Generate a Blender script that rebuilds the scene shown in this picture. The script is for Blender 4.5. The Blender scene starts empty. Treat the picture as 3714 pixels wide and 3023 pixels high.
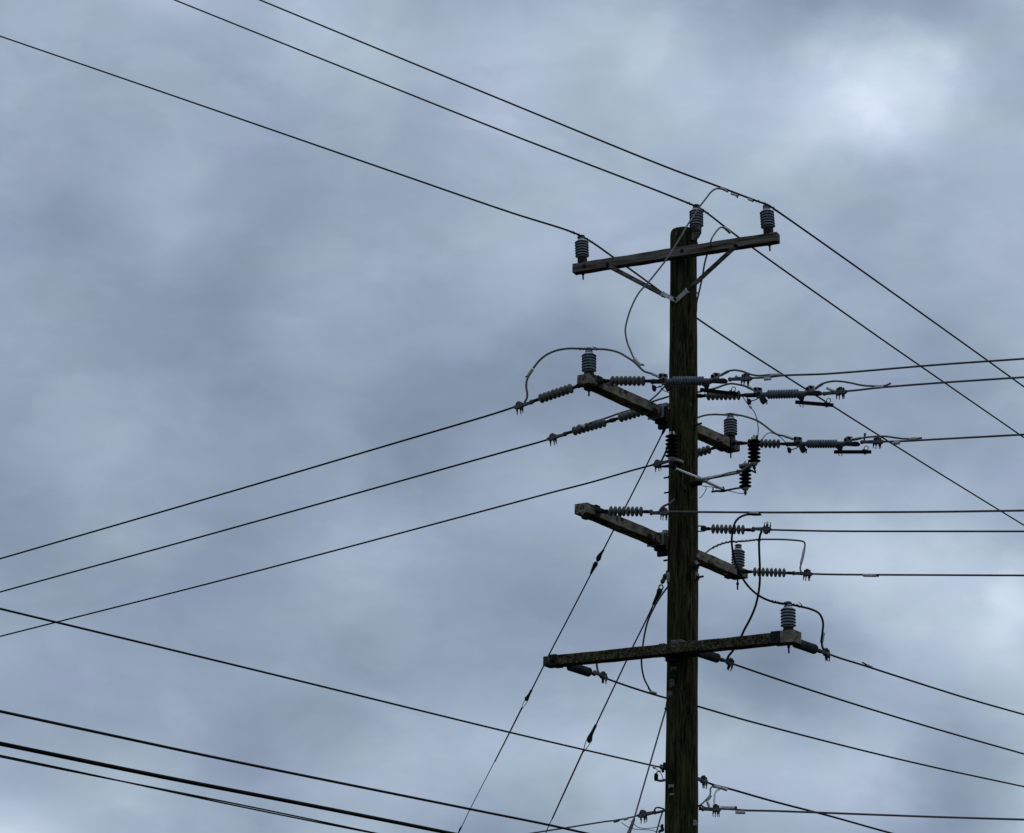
import bpy, math, random
from mathutils import Vector, Matrix
random.seed(7)
SC = bpy.context.scene
COL = SC.collection
R = math.radians

# ------------------------------------------------------------------ camera
W, H, F = 3714.0, 3023.0, 8500.0            # photograph size and focal length in its pixels
PITCH, ROLL, EYE = R(17.0), R(1.48), Vector((0, 0, 1.6))
fw = Vector((0, math.cos(PITCH), math.sin(PITCH)))
r0, u0 = Vector((1, 0, 0)), Vector((0, -math.sin(PITCH), math.cos(PITCH)))
rt = r0 * math.cos(ROLL) + u0 * math.sin(ROLL)
up = u0 * math.cos(ROLL) - r0 * math.sin(ROLL)
cam = bpy.data.cameras.new('camera')
cam.sensor_fit = 'HORIZONTAL'
cam.sensor_width = 36.0
cam.lens = F / W * 36.0
cam.clip_end = 6000
camo = bpy.data.objects.new('camera', cam)
COL.objects.link(camo)
camo.matrix_world = Matrix(((rt.x, up.x, -fw.x, EYE.x), (rt.y, up.y, -fw.y, EYE.y),
                            (rt.z, up.z, -fw.z, EYE.z), (0, 0, 0, 1)))
SC.camera = camo
SC.view_settings.view_transform = 'Standard'
SC.view_settings.look = 'None'
SC.view_settings.exposure = 0.0
SC.view_settings.gamma = 1.0

SUN_EL, SUN_AZ = R(50), R(58)               # azimuth measured from the view direction to the right
sun = bpy.data.lights.new('sun', 'SUN')
sun.energy = 0.55
sun.angle = R(25)
sun.color = (1.0, 0.96, 0.9)
suno = bpy.data.objects.new('sun', sun)
COL.objects.link(suno)
sd = Vector((math.sin(SUN_AZ) * math.cos(SUN_EL), math.cos(SUN_AZ) * math.cos(SUN_EL), math.sin(SUN_EL)))
suno.rotation_euler = (-sd).to_track_quat('-Z', 'Y').to_euler()


def ray(px, py):
    return fw * F + rt * (px - W / 2) - up * (py - H / 2)


def at(px, py, Y):
    d = ray(px, py)
    return EYE + d * (Y / d.y)


def proj(P):
    v = P - EYE
    k = F / v.dot(fw)
    return (W / 2 + v.dot(rt) * k, H / 2 - v.dot(up) * k)


def mpp(P):
    """metres per photograph pixel at a point"""
    return (P - EYE).dot(fw) / F


# survey sheets: enlargements of the photograph with their origin and scale
SH = {'R1': (2000, 600, 3.472), 'R2': (2400, 600, 3.472), 'R3': (1800, 1200, 3.472), 'R4': (2200, 1200, 3.472),
      'R5': (2500, 1250, 3.472), 'R6': (2900, 1250, 3.472), 'R7': (2300, 1600, 3.472), 'R8': (2000, 1750, 3.472),
      'S1': (2500, 1800, 3.472), 'S2': (2600, 2100, 3.472), 'S3': (1900, 2250, 3.472), 'S4': (2200, 2000, 3.472),
      'S5': (2200, 2500, 3.472), 'S6': (2300, 2723, 4.266), 'S7': (1600, 2423, 2.893), 'P': (0, 0, 1.0)}


def q(s, x, y):
    o = SH[s]
    return (o[0] + x / o[2], o[1] + y / o[2])


# ------------------------------------------------------------------ world: overcast sky
def sky():
    w = bpy.data.worlds.new('World')
    SC.world = w
    w.use_nodes = True
    t = w.node_tree
    t.nodes.clear()
    N, L = t.nodes.new, t.links.new
    out, bg = N('ShaderNodeOutputWorld'), N('ShaderNodeBackground')
    bg.inputs['Strength'].default_value = 0.1
    L(bg.outputs[0], out.inputs[0])
    ns = N('ShaderNodeTexSky')
    ns.sky_type = 'NISHITA'
    ns.sun_disc = False
    ns.sun_elevation = SUN_EL
    ns.sun_rotation = SUN_AZ
    tc = N('ShaderNodeTexCoord')

    def m(op, a, b=None, c=None, clamp=False):
        n = N('ShaderNodeMath')
        n.operation = op
        n.use_clamp = clamp
        for i, v in enumerate((a, b, c)):
            if v is None:
                continue
            if isinstance(v, (int, float)):
                n.inputs[i].default_value = v
            else:
                L(v, n.inputs[i])
        return n.outputs[0]

    sx = N('ShaderNodeSeparateXYZ')
    L(tc.outputs['Generated'], sx.inputs[0])
    az = m('MULTIPLY', m('ARCTAN2', sx.outputs[0], sx.outputs[1]), 57.2958)
    el = m('MULTIPLY', m('ARCSINE', sx.outputs[2]), 57.2958)
    uv = N('ShaderNodeCombineXYZ')
    L(az, uv.inputs[0])
    L(el, uv.inputs[1])

    def noise(scale, vec, detail, rough, off, dist=0.0):
        mp = N('ShaderNodeMapping')
        mp.inputs['Location'].default_value = off
        mp.inputs['Scale'].default_value = vec
        L(uv.outputs[0], mp.inputs[0])
        n = N('ShaderNodeTexNoise')
        n.inputs['Scale'].default_value = scale
        n.inputs['Detail'].default_value = detail
        n.inputs['Roughness'].default_value = rough
        n.inputs['Distortion'].default_value = dist
        L(mp.outputs[0], n.inputs['Vector'])
        return n

    # the cloud masses are warped by noise so that their edges are ragged
    wn = noise(0.20, (1, 1.4, 1), 7, 0.55, (3.1, 7.7, 0))
    wv = N('ShaderNodeVectorMath')
    wv.operation = 'MULTIPLY_ADD'
    wv.inputs[1].default_value = (3.2, 2.0, 0)
    wv.inputs[2].default_value = (-1.6, -1.0, 0)
    L(wn.outputs['Color'], wv.inputs[0])
    wa = N('ShaderNodeVectorMath')
    wa.operation = 'ADD'
    L(uv.outputs[0], wa.inputs[0])
    L(wv.outputs[0], wa.inputs[1])
    acc = None
    dpp = 57.2958 / F * 1.7412              # degrees per unit of the 2133-wide survey print
    for (x, y, a, b, amp) in CLOUDS:
        d = ray(x * 1.7412, y * 1.7412).normalized()
        A, E_ = math.degrees(math.atan2(d.x, d.y)), math.degrees(math.asin(d.z))
        n = N('ShaderNodeVectorMath')
        n.operation = 'MULTIPLY_ADD'
        kx, ky = 1 / (a * dpp), 1 / (b * dpp)
        n.inputs[1].default_value = (kx, ky, 0)
        n.inputs[2].default_value = (-A * kx, -E_ * ky, 0)
        L(wa.outputs[0], n.inputs[0])
        dt = N('ShaderNodeVectorMath')
        dt.operation = 'DOT_PRODUCT'
        L(n.outputs[0], dt.inputs[0])
        L(n.outputs[0], dt.inputs[1])
        g = m('POWER', 0.5, dt.outputs['Value'])
        acc = m('MULTIPLY_ADD', g, amp, acc if acc is not None else 0.0)
    n1 = noise(0.16, (1, 2.0, 1), 5, 0.52, (1.3, 0.4, 0), 0.6).outputs['Fac']
    n2 = noise(0.55, (1, 1.9, 1), 6, 0.55, (5.0, 2.2, 0), 0.5).outputs['Fac']
    acc = m('ADD', acc, m('MULTIPLY', m('SUBTRACT', n1, 0.5), 0.16))
    acc = m('ADD', acc, m('MULTIPLY', m('SUBTRACT', n2, 0.5), 0.19))
    lay = noise(0.27, (1, 1.6, 1), 7, 0.52, (12.3, 3.9, 0), 0.4).outputs['Fac']     # a lower layer with firmer edges
    ly = N('ShaderNodeMapRange')
    ly.interpolation_type = 'SMOOTHSTEP'
    ly.inputs['From Min'].default_value = 0.44
    ly.inputs['From Max'].default_value = 0.60
    L(lay, ly.inputs['Value'])
    acc = m('ADD', acc, m('MULTIPLY', m('SUBTRACT', ly.outputs[0], 0.5), 0.085))
    n4 = noise(1.25, (1, 1.7, 1), 7, 0.58, (2.7, 6.3, 0), 0.9).outputs['Fac']       # curdled small puffs, only in some parts
    pm = m('MULTIPLY', m('SUBTRACT', noise(0.24, (1, 1.5, 1), 3, 0.5, (7.7, 1.9, 0)).outputs['Fac'], 0.38), 4.0, clamp=True)
    acc = m('ADD', acc, m('MULTIPLY', m('MULTIPLY', m('SUBTRACT', n4, 0.5), pm), 0.10))
    hi = m('MULTIPLY', m('SUBTRACT', el, 32.0), 1 / 45.0, clamp=True)       # overcast sky is brightest overhead
    acc = m('ADD', acc, m('MULTIPLY', hi, 0.95))
    lum = m('EXPONENT', acc)
    cc = N('ShaderNodeCombineXYZ')
    n3 = m('SUBTRACT', noise(0.30, (1, 1.8, 1), 4, 0.5, (9.0, 4.1, 0)).outputs['Fac'], 0.5)    # mauve and grey-green drifts
    for i, (b, p, hv) in enumerate(((0.320, 1.10, 0.06), (0.398, 1.0, -0.04), (0.511, 0.84, 0.20))):
        L(m('MULTIPLY', m('POWER', lum, p), m('MULTIPLY_ADD', n3, b * 10 * hv, b * 10)), cc.inputs[i])
    mix = N('ShaderNodeMix')
    mix.data_type = 'RGBA'
    mix.inputs[0].default_value = 0.96
    L(ns.outputs[0], mix.inputs[6])
    L(cc.outputs[0], mix.inputs[7])
    L(mix.outputs[2], bg.inputs['Color'])


CLOUDS = [  # x, y, half-width, half-height on the 2133 print, strength: where each cloud mass stands
    (1955, 165, 35, 60, 0.1), (1830, 235, 45, 80, 0.07), (1690, 285, 90, 40, 0.07), (1850, 385, 130, 28, -0.07), (1870, 25, 110, 20, -0.08), (640, 1355, 55, 50, 0.07),
    (760, 1345, 60, 70, -0.06), (1616, 1462, 90, 32, -0.09), (1640, 1150, 110, 28, 0.07), (2090, 1270, 35, 55, 0.09), (175, 1078, 110, 22, 0.05), (1180, 245, 120, 18, 0.03),
    (1400, 330, 100, 22, -0.03), (1930, 150, 60, 85, 0.16), (1690, 20, 80, 30, -0.08), (400, 660, 80, 50, -0.06), (2120, 1290, 50, 75, 0.1), (1570, 1425, 150, 45, -0.08),
    (1000, 1290, 150, 55, -0.05), (-40, -30, 147, 159, 0.041), (144, -30, 147, 159, -0.135), (328, -30, 147, 159, 0.405), (513, -30, 147, 159, 0.038), (697, -30, 147, 159, 0.15),
    (882, -30, 147, 159, 0.084), (1066, -30, 147, 159, -0.219), (1250, -30, 147, 159, 0.218), (1435, -30, 147, 159, -0.101), (1619, -30, 147, 159, -0.285), (1804, -30, 147, 159, -0.35),
    (1988, -30, 147, 159, -0.317), (2173, -30, 147, 159, 0.341), (-40, 169, 147, 159, 0.022), (144, 169, 147, 159, 0.161), (328, 169, 147, 159, -0.243), (513, 169, 147, 159, -0.031),
    (697, 169, 147, 159, 0.202), (882, 169, 147, 159, -0.056), (1066, 169, 147, 159, 0.406), (1250, 169, 147, 159, -0.065), (1435, 169, 147, 159, 0.393), (1619, 169, 147, 159, 0.075),
    (1804, 169, 147, 159, 0.789), (1988, 169, 147, 159, 0.109), (2173, 169, 147, 159, -0.107), (-40, 369, 147, 159, 0.066), (144, 369, 147, 159, -0.184), (328, 369, 147, 159, 0.276),
    (513, 369, 147, 159, -0.037), (697, 369, 147, 159, -0.198), (882, 369, 147, 159, 0.087), (1066, 369, 147, 159, -0.234), (1250, 369, 147, 159, 0.087), (1435, 369, 147, 159, -0.069),
    (1619, 369, 147, 159, 0.135), (1804, 369, 147, 159, -0.16), (1988, 369, 147, 159, 0.085), (2173, 369, 147, 159, 0.186), (-40, 568, 147, 159, -0.054), (144, 568, 147, 159, -0.133),
    (328, 568, 147, 159, 0.005), (513, 568, 147, 159, -0.177), (697, 568, 147, 159, 0.25), (882, 568, 147, 159, -0.182), (1066, 568, 147, 159, 0.399), (1250, 568, 147, 159, 0.103),
    (1435, 568, 147, 159, 0.013), (1619, 568, 147, 159, 0.001), (1804, 568, 147, 159, 0.047), (1988, 568, 147, 159, 0.003), (2173, 568, 147, 159, -0.014), (-40, 768, 147, 159, 0.117),
    (144, 768, 147, 159, -0.027), (328, 768, 147, 159, -0.135), (513, 768, 147, 159, -0.167), (697, 768, 147, 159, -0.094), (882, 768, 147, 159, 0.055), (1066, 768, 147, 159, -0.285),
    (1250, 768, 147, 159, -0.422), (1435, 768, 147, 159, 0.353), (1619, 768, 147, 159, -0.071), (1804, 768, 147, 159, 0.082), (1988, 768, 147, 159, -0.191), (2173, 768, 147, 159, 0.168),
    (-40, 967, 147, 159, -0.228), (144, 967, 147, 159, 0.126), (328, 967, 147, 159, 0.031), (513, 967, 147, 159, 0.041), (697, 967, 147, 159, -0.039), (882, 967, 147, 159, -0.333),
    (1066, 967, 147, 159, 0.12), (1250, 967, 147, 159, 0.169), (1435, 967, 147, 159, -0.194), (1619, 967, 147, 159, -0.241), (1804, 967, 147, 159, -0.051), (1988, 967, 147, 159, -0.109),
    (2173, 967, 147, 159, -0.005), (-40, 1167, 147, 159, -0.162), (144, 1167, 147, 159, -0.182), (328, 1167, 147, 159, 0.08), (513, 1167, 147, 159, -0.324), (697, 1167, 147, 159, 0.224),
    (882, 1167, 147, 159, 0.118), (1066, 1167, 147, 159, -0.093), (1250, 1167, 147, 159, -0.082), (1435, 1167, 147, 159, 0.293), (1619, 1167, 147, 159, 0.409), (1804, 1167, 147, 159, 0.298),
    (1988, 1167, 147, 159, 0.292), (2173, 1167, 147, 159, -0.194), (-40, 1366, 147, 159, 0.241), (144, 1366, 147, 159, 0.015), (328, 1366, 147, 159, -0.227), (513, 1366, 147, 159, 0.176),
    (697, 1366, 147, 159, -0.133), (882, 1366, 147, 159, -0.156), (1066, 1366, 147, 159, -0.082), (1250, 1366, 147, 159, -0.132), (1435, 1366, 147, 159, -0.258), (1619, 1366, 147, 159, -0.682),
    (1804, 1366, 147, 159, -0.192), (1988, 1366, 147, 159, 0.185), (2173, 1366, 147, 159, 0.507), (-40, 1566, 147, 159, -0.37), (144, 1566, 147, 159, -0.12), (328, 1566, 147, 159, 0.251),
    (513, 1566, 147, 159, -0.285), (697, 1566, 147, 159, -0.083), (882, 1566, 147, 159, 0.185), (1066, 1566, 147, 159, 0.234), (1250, 1566, 147, 159, 0.161), (1435, 1566, 147, 159, 0.469),
    (1619, 1566, 147, 159, 0.266), (1804, 1566, 147, 159, 0.392), (1988, 1566, 147, 159, -0.288), (2173, 1566, 147, 159, -0.256), (-40, 1766, 147, 159, 0.773), (144, 1766, 147, 159, 0.119),
    (328, 1766, 147, 159, -0.003), (513, 1766, 147, 159, -0.029), (697, 1766, 147, 159, 0.236), (882, 1766, 147, 159, -0.058), (1066, 1766, 147, 159, -0.379), (1250, 1766, 147, 159, 0.054),
    (1435, 1766, 147, 159, -0.32), (1619, 1766, 147, 159, -0.075), (1804, 1766, 147, 159, -0.087), (1988, 1766, 147, 159, -0.416), (2173, 1766, 147, 159, 0.798)]
sky()


# ------------------------------------------------------------------ mesh helpers
class MB:
    def __init__(s):
        s.v, s.f, s.sm = [], [], []

    def ring(s, c, a, b, r, n, ph=0.0):
        i0 = len(s.v)
        for k in range(n):
            t = 2 * math.pi * k / n + ph
            s.v.append(c + a * (r * math.cos(t)) + b * (r * math.sin(t)))
        return i0

    def tube(s, pts, rad, n=8, cap=True):
        pts = [Vector(p) for p in pts]
        if not isinstance(rad, (list, tuple)):
            rad = [rad] * len(pts)
        ref = None
        prev = None
        for i, p in enumerate(pts):
            d = (pts[min(i + 1, len(pts) - 1)] - pts[max(i - 1, 0)]).normalized()
            if ref is None:
                ref = Vector((0, 0, 1)) if abs(d.z) < .9 else Vector((1, 0, 0))
            a = (ref - d * ref.dot(d)).normalized()
            ref = a
            b = d.cross(a)
            r_ = s.ring(p, a, b, rad[i], n)
            if prev is not None:
                for k in range(n):
                    s.f.append((prev + k, prev + (k + 1) % n, r_ + (k + 1) % n, r_ + k))
                    s.sm.append(True)
            elif cap:
                s.f.append(tuple(r_ + k for k in reversed(range(n))))
                s.sm.append(False)
            prev = r_
        if cap:
            s.f.append(tuple(prev + k for k in range(n)))
            s.sm.append(False)
        return s

    def lathe(s, prof, o, ax, n=24):
        """prof: (distance along the axis, radius)"""
        o, ax = Vector(o), Vector(ax).normalized()
        a = ax.orthogonal().normalized()
        b = ax.cross(a)
        prev = None
        for (t, r_) in prof:
            k0 = s.ring(o + ax * t, a, b, max(r_, 1e-5), n)
            if prev is not None:
                for k in range(n):
                    s.f.append((prev + k, prev + (k + 1) % n, k0 + (k + 1) % n, k0 + k))
                    s.sm.append(True)
            prev = k0
        m_ = len(prof)
        for idx, rev in ((len(s.v) - m_ * n, True), (len(s.v) - n, False)):
            s.f.append(tuple(idx + k for k in (reversed(range(n)) if rev else range(n))))
            s.sm.append(False)
        return s

    def box(s, c, x, y, z, taper=(1, 1)):
        """c centre; x y z half-axis vectors; taper scales y,z at the +x end"""
        c, x, y, z = Vector(c), Vector(x), Vector(y), Vector(z)
        i = len(s.v)
        for sx in (-1, 1):
            ty, tz = (taper if sx > 0 else (1, 1))
            for sy in (-1, 1):
                for sz in (-1, 1):
                    s.v.append(c + x * sx + y * (sy * ty) + z * (sz * tz))
        for q_ in ((0, 1, 3, 2), (4, 6, 7, 5), (0, 4, 5, 1), (2, 3, 7, 6), (0, 2, 6, 4), (1, 5, 7, 3)):
            s.f.append(tuple(i + k for k in q_))
            s.sm.append(False)
        return s

    def bx(s, x0, x1, y0, y1, z0, z1):
        return s.box(((x0 + x1) / 2, (y0 + y1) / 2, (z0 + z1) / 2), ((x1 - x0) / 2, 0, 0), (0, (y1 - y0) / 2, 0), (0, 0, (z1 - z0) / 2))

    def slab(s, outline, y0, y1):
        """outline in x,z extruded along y"""
        n = len(outline)
        i = len(s.v)
        for y in (y0, y1):
            for (x, z) in outline:
                s.v.append(Vector((x, y, z)))
        s.f.append(tuple(i + k for k in range(n)))
        s.f.append(tuple(i + n + k for k in reversed(range(n))))
        s.sm += [False, False]
        for k in range(n):
            s.f.append((i + (k + 1) % n, i + k, i + n + k, i + n + (k + 1) % n))
            s.sm.append(False)
        return s

    def build(s, name, mat, parent=None, org=None, bevel=0.0, sharp=45):
        org = Vector(org) if org is not None else Vector((0, 0, 0))
        me = bpy.data.meshes.new(name)
        me.from_pydata([tuple(v - org) for v in s.v], [], s.f)
        me.polygons.foreach_set('use_smooth', s.sm)
        me.materials.append(mat)
        me.validate()
        me.set_sharp_from_angle(angle=R(sharp))
        me.update()
        o = bpy.data.objects.new(name, me)
        COL.objects.link(o)
        if parent is not None:
            o.parent = parent
        else:
            o.location = org
        if bevel:
            b = o.modifiers.new('bevel', 'BEVEL')
            b.width = bevel
            b.segments = 2
            b.limit_method = 'ANGLE'
        return o


def tag(o, label, cat, group=None, kind=None):
    if label:
        o['label'] = label
    if cat:
        o['category'] = cat
    if group:
        o['group'] = group
    if kind:
        o['kind'] = kind
    return o


def empty(name, loc=(0, 0, 0), label=None, cat=None, group=None, mat=None):
    o = bpy.data.objects.new(name, None)
    o.empty_display_size = 0.1
    COL.objects.link(o)
    if mat is not None:
        o.matrix_world = mat
    else:
        o.location = loc
    return tag(o, label, cat, group)


def copy_tree(o, parent=None):
    c = o.copy()
    COL.objects.link(c)
    if parent is not None:
        c.parent = parent
    for ch in list(o.children):
        copy_tree(ch, c)
    return c


def spline(P, sub=6):
    P = [Vector(p) for p in P]
    if len(P) < 3:
        return P
    out = []
    E_ = [P[0] * 2 - P[1]] + P + [P[-1] * 2 - P[-2]]
    for i in range(1, len(E_) - 2):
        p0, p1, p2, p3 = E_[i - 1:i + 3]
        t0 = 0.0
        t1 = t0 + max((p1 - p0).length, 1e-5) ** .5
        t2 = t1 + max((p2 - p1).length, 1e-5) ** .5
        t3 = t2 + max((p3 - p2).length, 1e-5) ** .5
        for k in range(sub):
            t = t1 + (t2 - t1) * k / sub
            a1 = p0 * ((t1 - t) / (t1 - t0)) + p1 * ((t - t0) / (t1 - t0))
            a2 = p1 * ((t2 - t) / (t2 - t1)) + p2 * ((t - t1) / (t2 - t1))
            a3 = p2 * ((t3 - t) / (t3 - t2)) + p3 * ((t - t2) / (t3 - t2))
            b1 = a1 * ((t2 - t) / (t2 - t0)) + a2 * ((t - t0) / (t2 - t0))
            b2 = a2 * ((t3 - t) / (t3 - t1)) + a3 * ((t - t1) / (t3 - t1))
            out.append(b1 * ((t2 - t) / (t2 - t1)) + b2 * ((t - t1) / (t2 - t1)))
    out.append(P[-1])
    return out


class Plane:
    """vertical plane through a point with a compass heading (degrees from +X towards +Y)"""

    def __init__(s, P, hd):
        s.P, s.h = Vector(P), Vector((math.cos(R(hd)), math.sin(R(hd)), 0))
        s.n = Vector((-s.h.y, s.h.x, 0))

    def p(s, px, py):
        d = ray(px, py)
        return EYE + d * ((s.P - EYE).dot(s.n) / d.dot(s.n))


# ------------------------------------------------------------------ materials
def mat(name, cols, rough=.7, metal=0.0, scale=(8, 8, 8), bump=0.0, bscale=None, detail=6, stops=None, spots=None, spec=.5):
    """cols: colours along a noise ramp; spots: (colour, scale, lo, hi, amount) second layer of patches"""
    m = bpy.data.materials.new(name)
    m.use_nodes = True
    t = m.node_tree
    N, L = t.nodes.new, t.links.new
    b = t.nodes['Principled BSDF']
    b.inputs['Roughness'].default_value = rough
    b.inputs['Metallic'].default_value = metal
    b.inputs['Specular IOR Level'].default_value = spec
    tc = N('ShaderNodeTexCoord')

    def nz(sc, det=6, rg=.6, dist=0.0, seed=0):
        mp = N('ShaderNodeMapping')
        mp.inputs['Scale'].default_value = sc
        mp.inputs['Location'].default_value = (seed, seed * .7, seed * .3)
        L(tc.outputs['Object'], mp.inputs[0])
        n = N('ShaderNodeTexNoise')
        n.inputs['Scale'].default_value = 1.0
        n.inputs['Detail'].default_value = det
        n.inputs['Roughness'].default_value = rg
        n.inputs['Distortion'].default_value = dist
        L(mp.outputs[0], n.inputs['Vector'])
        return n.outputs['Fac']

    n = nz(scale, detail, .6, 1.1 if 'wood' in name else 0.0)
    rp = N('ShaderNodeValToRGB')
    el = rp.color_ramp.elements
    k = len(cols)
    st = stops or [0.3 + 0.4 * i / max(k - 1, 1) for i in range(k)]
    el[0].position, el[0].color = st[0], (*cols[0], 1)
    el[1].position, el[1].color = st[-1], (*cols[-1], 1)
    for i in range(1, k - 1):
        e = el.new(st[i])
        e.color = (*cols[i], 1)
    L(n, rp.inputs[0])
    c = rp.outputs[0]
    for i, (sc_, scl, lo, hi, amt) in enumerate(spots or []):
        nn = nz(scl, 8, .65, .3, 11 + 7 * i)
        r2 = N('ShaderNodeMapRange')
        r2.inputs['From Min'].default_value = lo
        r2.inputs['From Max'].default_value = hi
        r2.inputs['To Max'].default_value = amt
        L(nn, r2.inputs[0])
        mx = N('ShaderNodeMix')
        mx.data_type = 'RGBA'
        L(r2.outputs[0], mx.inputs[0])
        L(c, mx.inputs[6])
        mx.inputs[7].default_value = (*sc_, 1)
        c = mx.outputs[2]
    L(c, b.inputs['Base Color'])
    if bump:
        bn = N('ShaderNodeBump')
        bn.inputs['Strength'].default_value = bump
        bn.inputs['Distance'].default_value = 0.01
        L(nz(bscale or scale, 8, .65, 0, 3), bn.inputs['Height'])
        L(bn.outputs[0], b.inputs['Normal'])
    return m


M = {}
M['pole'] = mat('weathered_pole_wood', [(.005, .0045, .002), (.027, .025, .009), (.070, .066, .030)], .95, 0, (34, 34, 3.2), 1.0, (80, 80, 4.0), 9,
                [.36, .50, .66], [((.040, .046, .016), (4, 4, .6), .50, .66, .55), ((.006, .005, .003), (46, 46, 3.6), .54, .61, .92),
                                 ((.012, .010, .006), (3, 3, .35), .54, .68, .7), ((.085, .082, .066), (42, 42, 3.5), .64, .69, .75)], .1)
M['arm_wood'] = mat('grey_crossarm_wood', [(.030, .026, .021), (.098, .086, .073), (.185, .165, .145)], .95, 0, (2.2, 30, 30), .7, (3, 70, 70), 8,
                    [.34, .5, .66], [((.010, .009, .007), (1.6, 14, 14), .53, .62, .92)], .1)
M['arm_fibre'] = mat('weathered_fibreglass', [(.09, .080, .060), (.165, .147, .113), (.28, .257, .212)], .9, 0, (9, 14, 14), .3, (40, 40, 40), 8,
                     None, [((.012, .011, .008), (10, 16, 16), .53, .59, .95), ((.020, .017, .012), (5, 26, 14), .55, .60, .85)], .1)
M['arm_lichen'] = mat('lichen_covered_fibreglass', [(.045, .040, .022), (.085, .077, .044), (.17, .16, .105)], .95, 0, (20, 20, 20), .5, (50, 50, 50), 8,
                      None, [((.012, .010, .006), (46, 60, 60), .44, .55, .93), ((.07, .045, .022), (9, 9, 9), .58, .68, .6)], .1)
M['galv'] = mat('galvanised_steel', [(.16, .165, .165), (.30, .305, .30)], .6, .15, (40, 40, 40), .1, (60, 60, 60), spec=.2, spots=[((.05, .045, .035), (30, 30, 30), .54, .66, .7)])
M['metal'] = mat('dull_grey_metal', [(.05, .055, .058), (.14, .145, .145)], .65, .15, (45, 45, 45), spec=.2, spots=[((.018, .018, .018), (34, 34, 34), .52, .62, .8)])
M['dark'] = mat('dark_weathered_steel', [(.006, .006, .007), (.020, .021, .023)], .7, 0, (30, 30, 30), spec=.15)
M['black'] = mat('black_rubber', [(.0025, .0025, .0025), (.005, .005, .005)], .75, 0, (20, 20, 20), spec=.08)
M['shed'] = mat('blue_grey_glaze', [(.012, .018, .026), (.024, .032, .042)], .45, 0, (20, 20, 20), spec=.2)  # pale core glaze darkened: the ribs' underside shade is put into the colour
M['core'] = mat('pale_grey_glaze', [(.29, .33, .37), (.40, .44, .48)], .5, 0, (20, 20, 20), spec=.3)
M['poly'] = mat('grey_polymer', [(.078, .084, .078), (.138, .144, .132)], .7, 0, (14, 14, 14), spots=[((.04, .034, .022), (18, 18, 18), .50, .64, .7)], spec=.15)
M['poly_dark'] = mat('darker_grey_polymer', [(.032, .036, .042), (.060, .066, .072)], .7, 0, (14, 14, 14), spots=[((.02, .018, .014), (18, 18, 18), .50, .64, .7)], spec=.12)  # darker copy of the grey polymer for the lowest arm's strain insulators
M['sw'] = mat('blue_grey_polymer', [(.07, .085, .11), (.13, .152, .185)], .6, 0, (20, 20, 20), spec=.2)
M['alu'] = mat('bare_aluminium_cable', [(.055, .055, .058), (.12, .12, .124)], .65, .1, (50, 50, 50), spec=.2)
M['jump'] = mat('grey_jumper_cable', [(.075, .075, .078), (.16, .16, .163)], .6, .1, (50, 50, 50), spec=.25)
M['cable'] = mat('dark_weathered_cable', [(.005, .005, .006), (.012, .012, .014)], .7, 0, (12, 12, 12), spec=.12)
M['sleeve'] = mat('pale_aluminium_sleeve', [(.36, .365, .36), (.58, .585, .57)], .55, .1, (60, 60, 60), spots=[((.12, .11, .09), (45, 45, 45), .56, .66, .7)], spec=.3)
M['fibre_white'] = mat('off_white_fibreglass_rod', [(.50, .52, .54), (.68, .70, .71)], .45, 0, (12, 40, 40), spots=[((.10, .10, .09), (16, 40, 40), .62, .70, .7)], spec=.3)
M['ground'] = mat('ground_grass_and_soil', [(.014, .020, .008), (.026, .032, .014), (.05, .042, .028)], .95, 0, (.3, .3, .3), .5, (3, 3, 3), spec=.05)

# ------------------------------------------------------------------ ground
g = MB()
nn = 40
for j in range(nn + 1):
    for i in range(nn + 1):
        x, y = (i / nn - .5) * 4000, (j / nn - .5) * 4000
        rr = math.hypot(x, y)
        g.v.append(Vector((x, y, -0.02 + 1.5 * math.sin(x * .004) * math.cos(y * .005) * min(1, rr / 400))))
for j in range(nn):
    for i in range(nn):
        a = j * (nn + 1) + i
        g.f.append((a, a + 1, a + nn + 2, a + nn + 1))
        g.sm.append(True)
tag(g.build('ground', M['ground']), None, None, kind='structure')

# ------------------------------------------------------------------ the pole
Y0 = 22.0
PT = at(2480, 838, Y0)
PX = PT.x


def prad(z):
    return .1325 + (PT.z - z) * .0036 if z > 0 else .166


def pole_pt(px, py, out=0.0):
    """point of the pole's near surface under a survey point"""
    P = at(px, py, Y0)
    for _ in range(4):
        r_ = prad(P.z)
        dx = max(-r_ * .97, min(r_ * .97, P.x - PX))
        P = at(px, py, Y0 - math.sqrt(r_ * r_ - dx * dx))
    n = Vector((P.x - PX, P.y - Y0, 0)).normalized()
    return P + n * out, n


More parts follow.
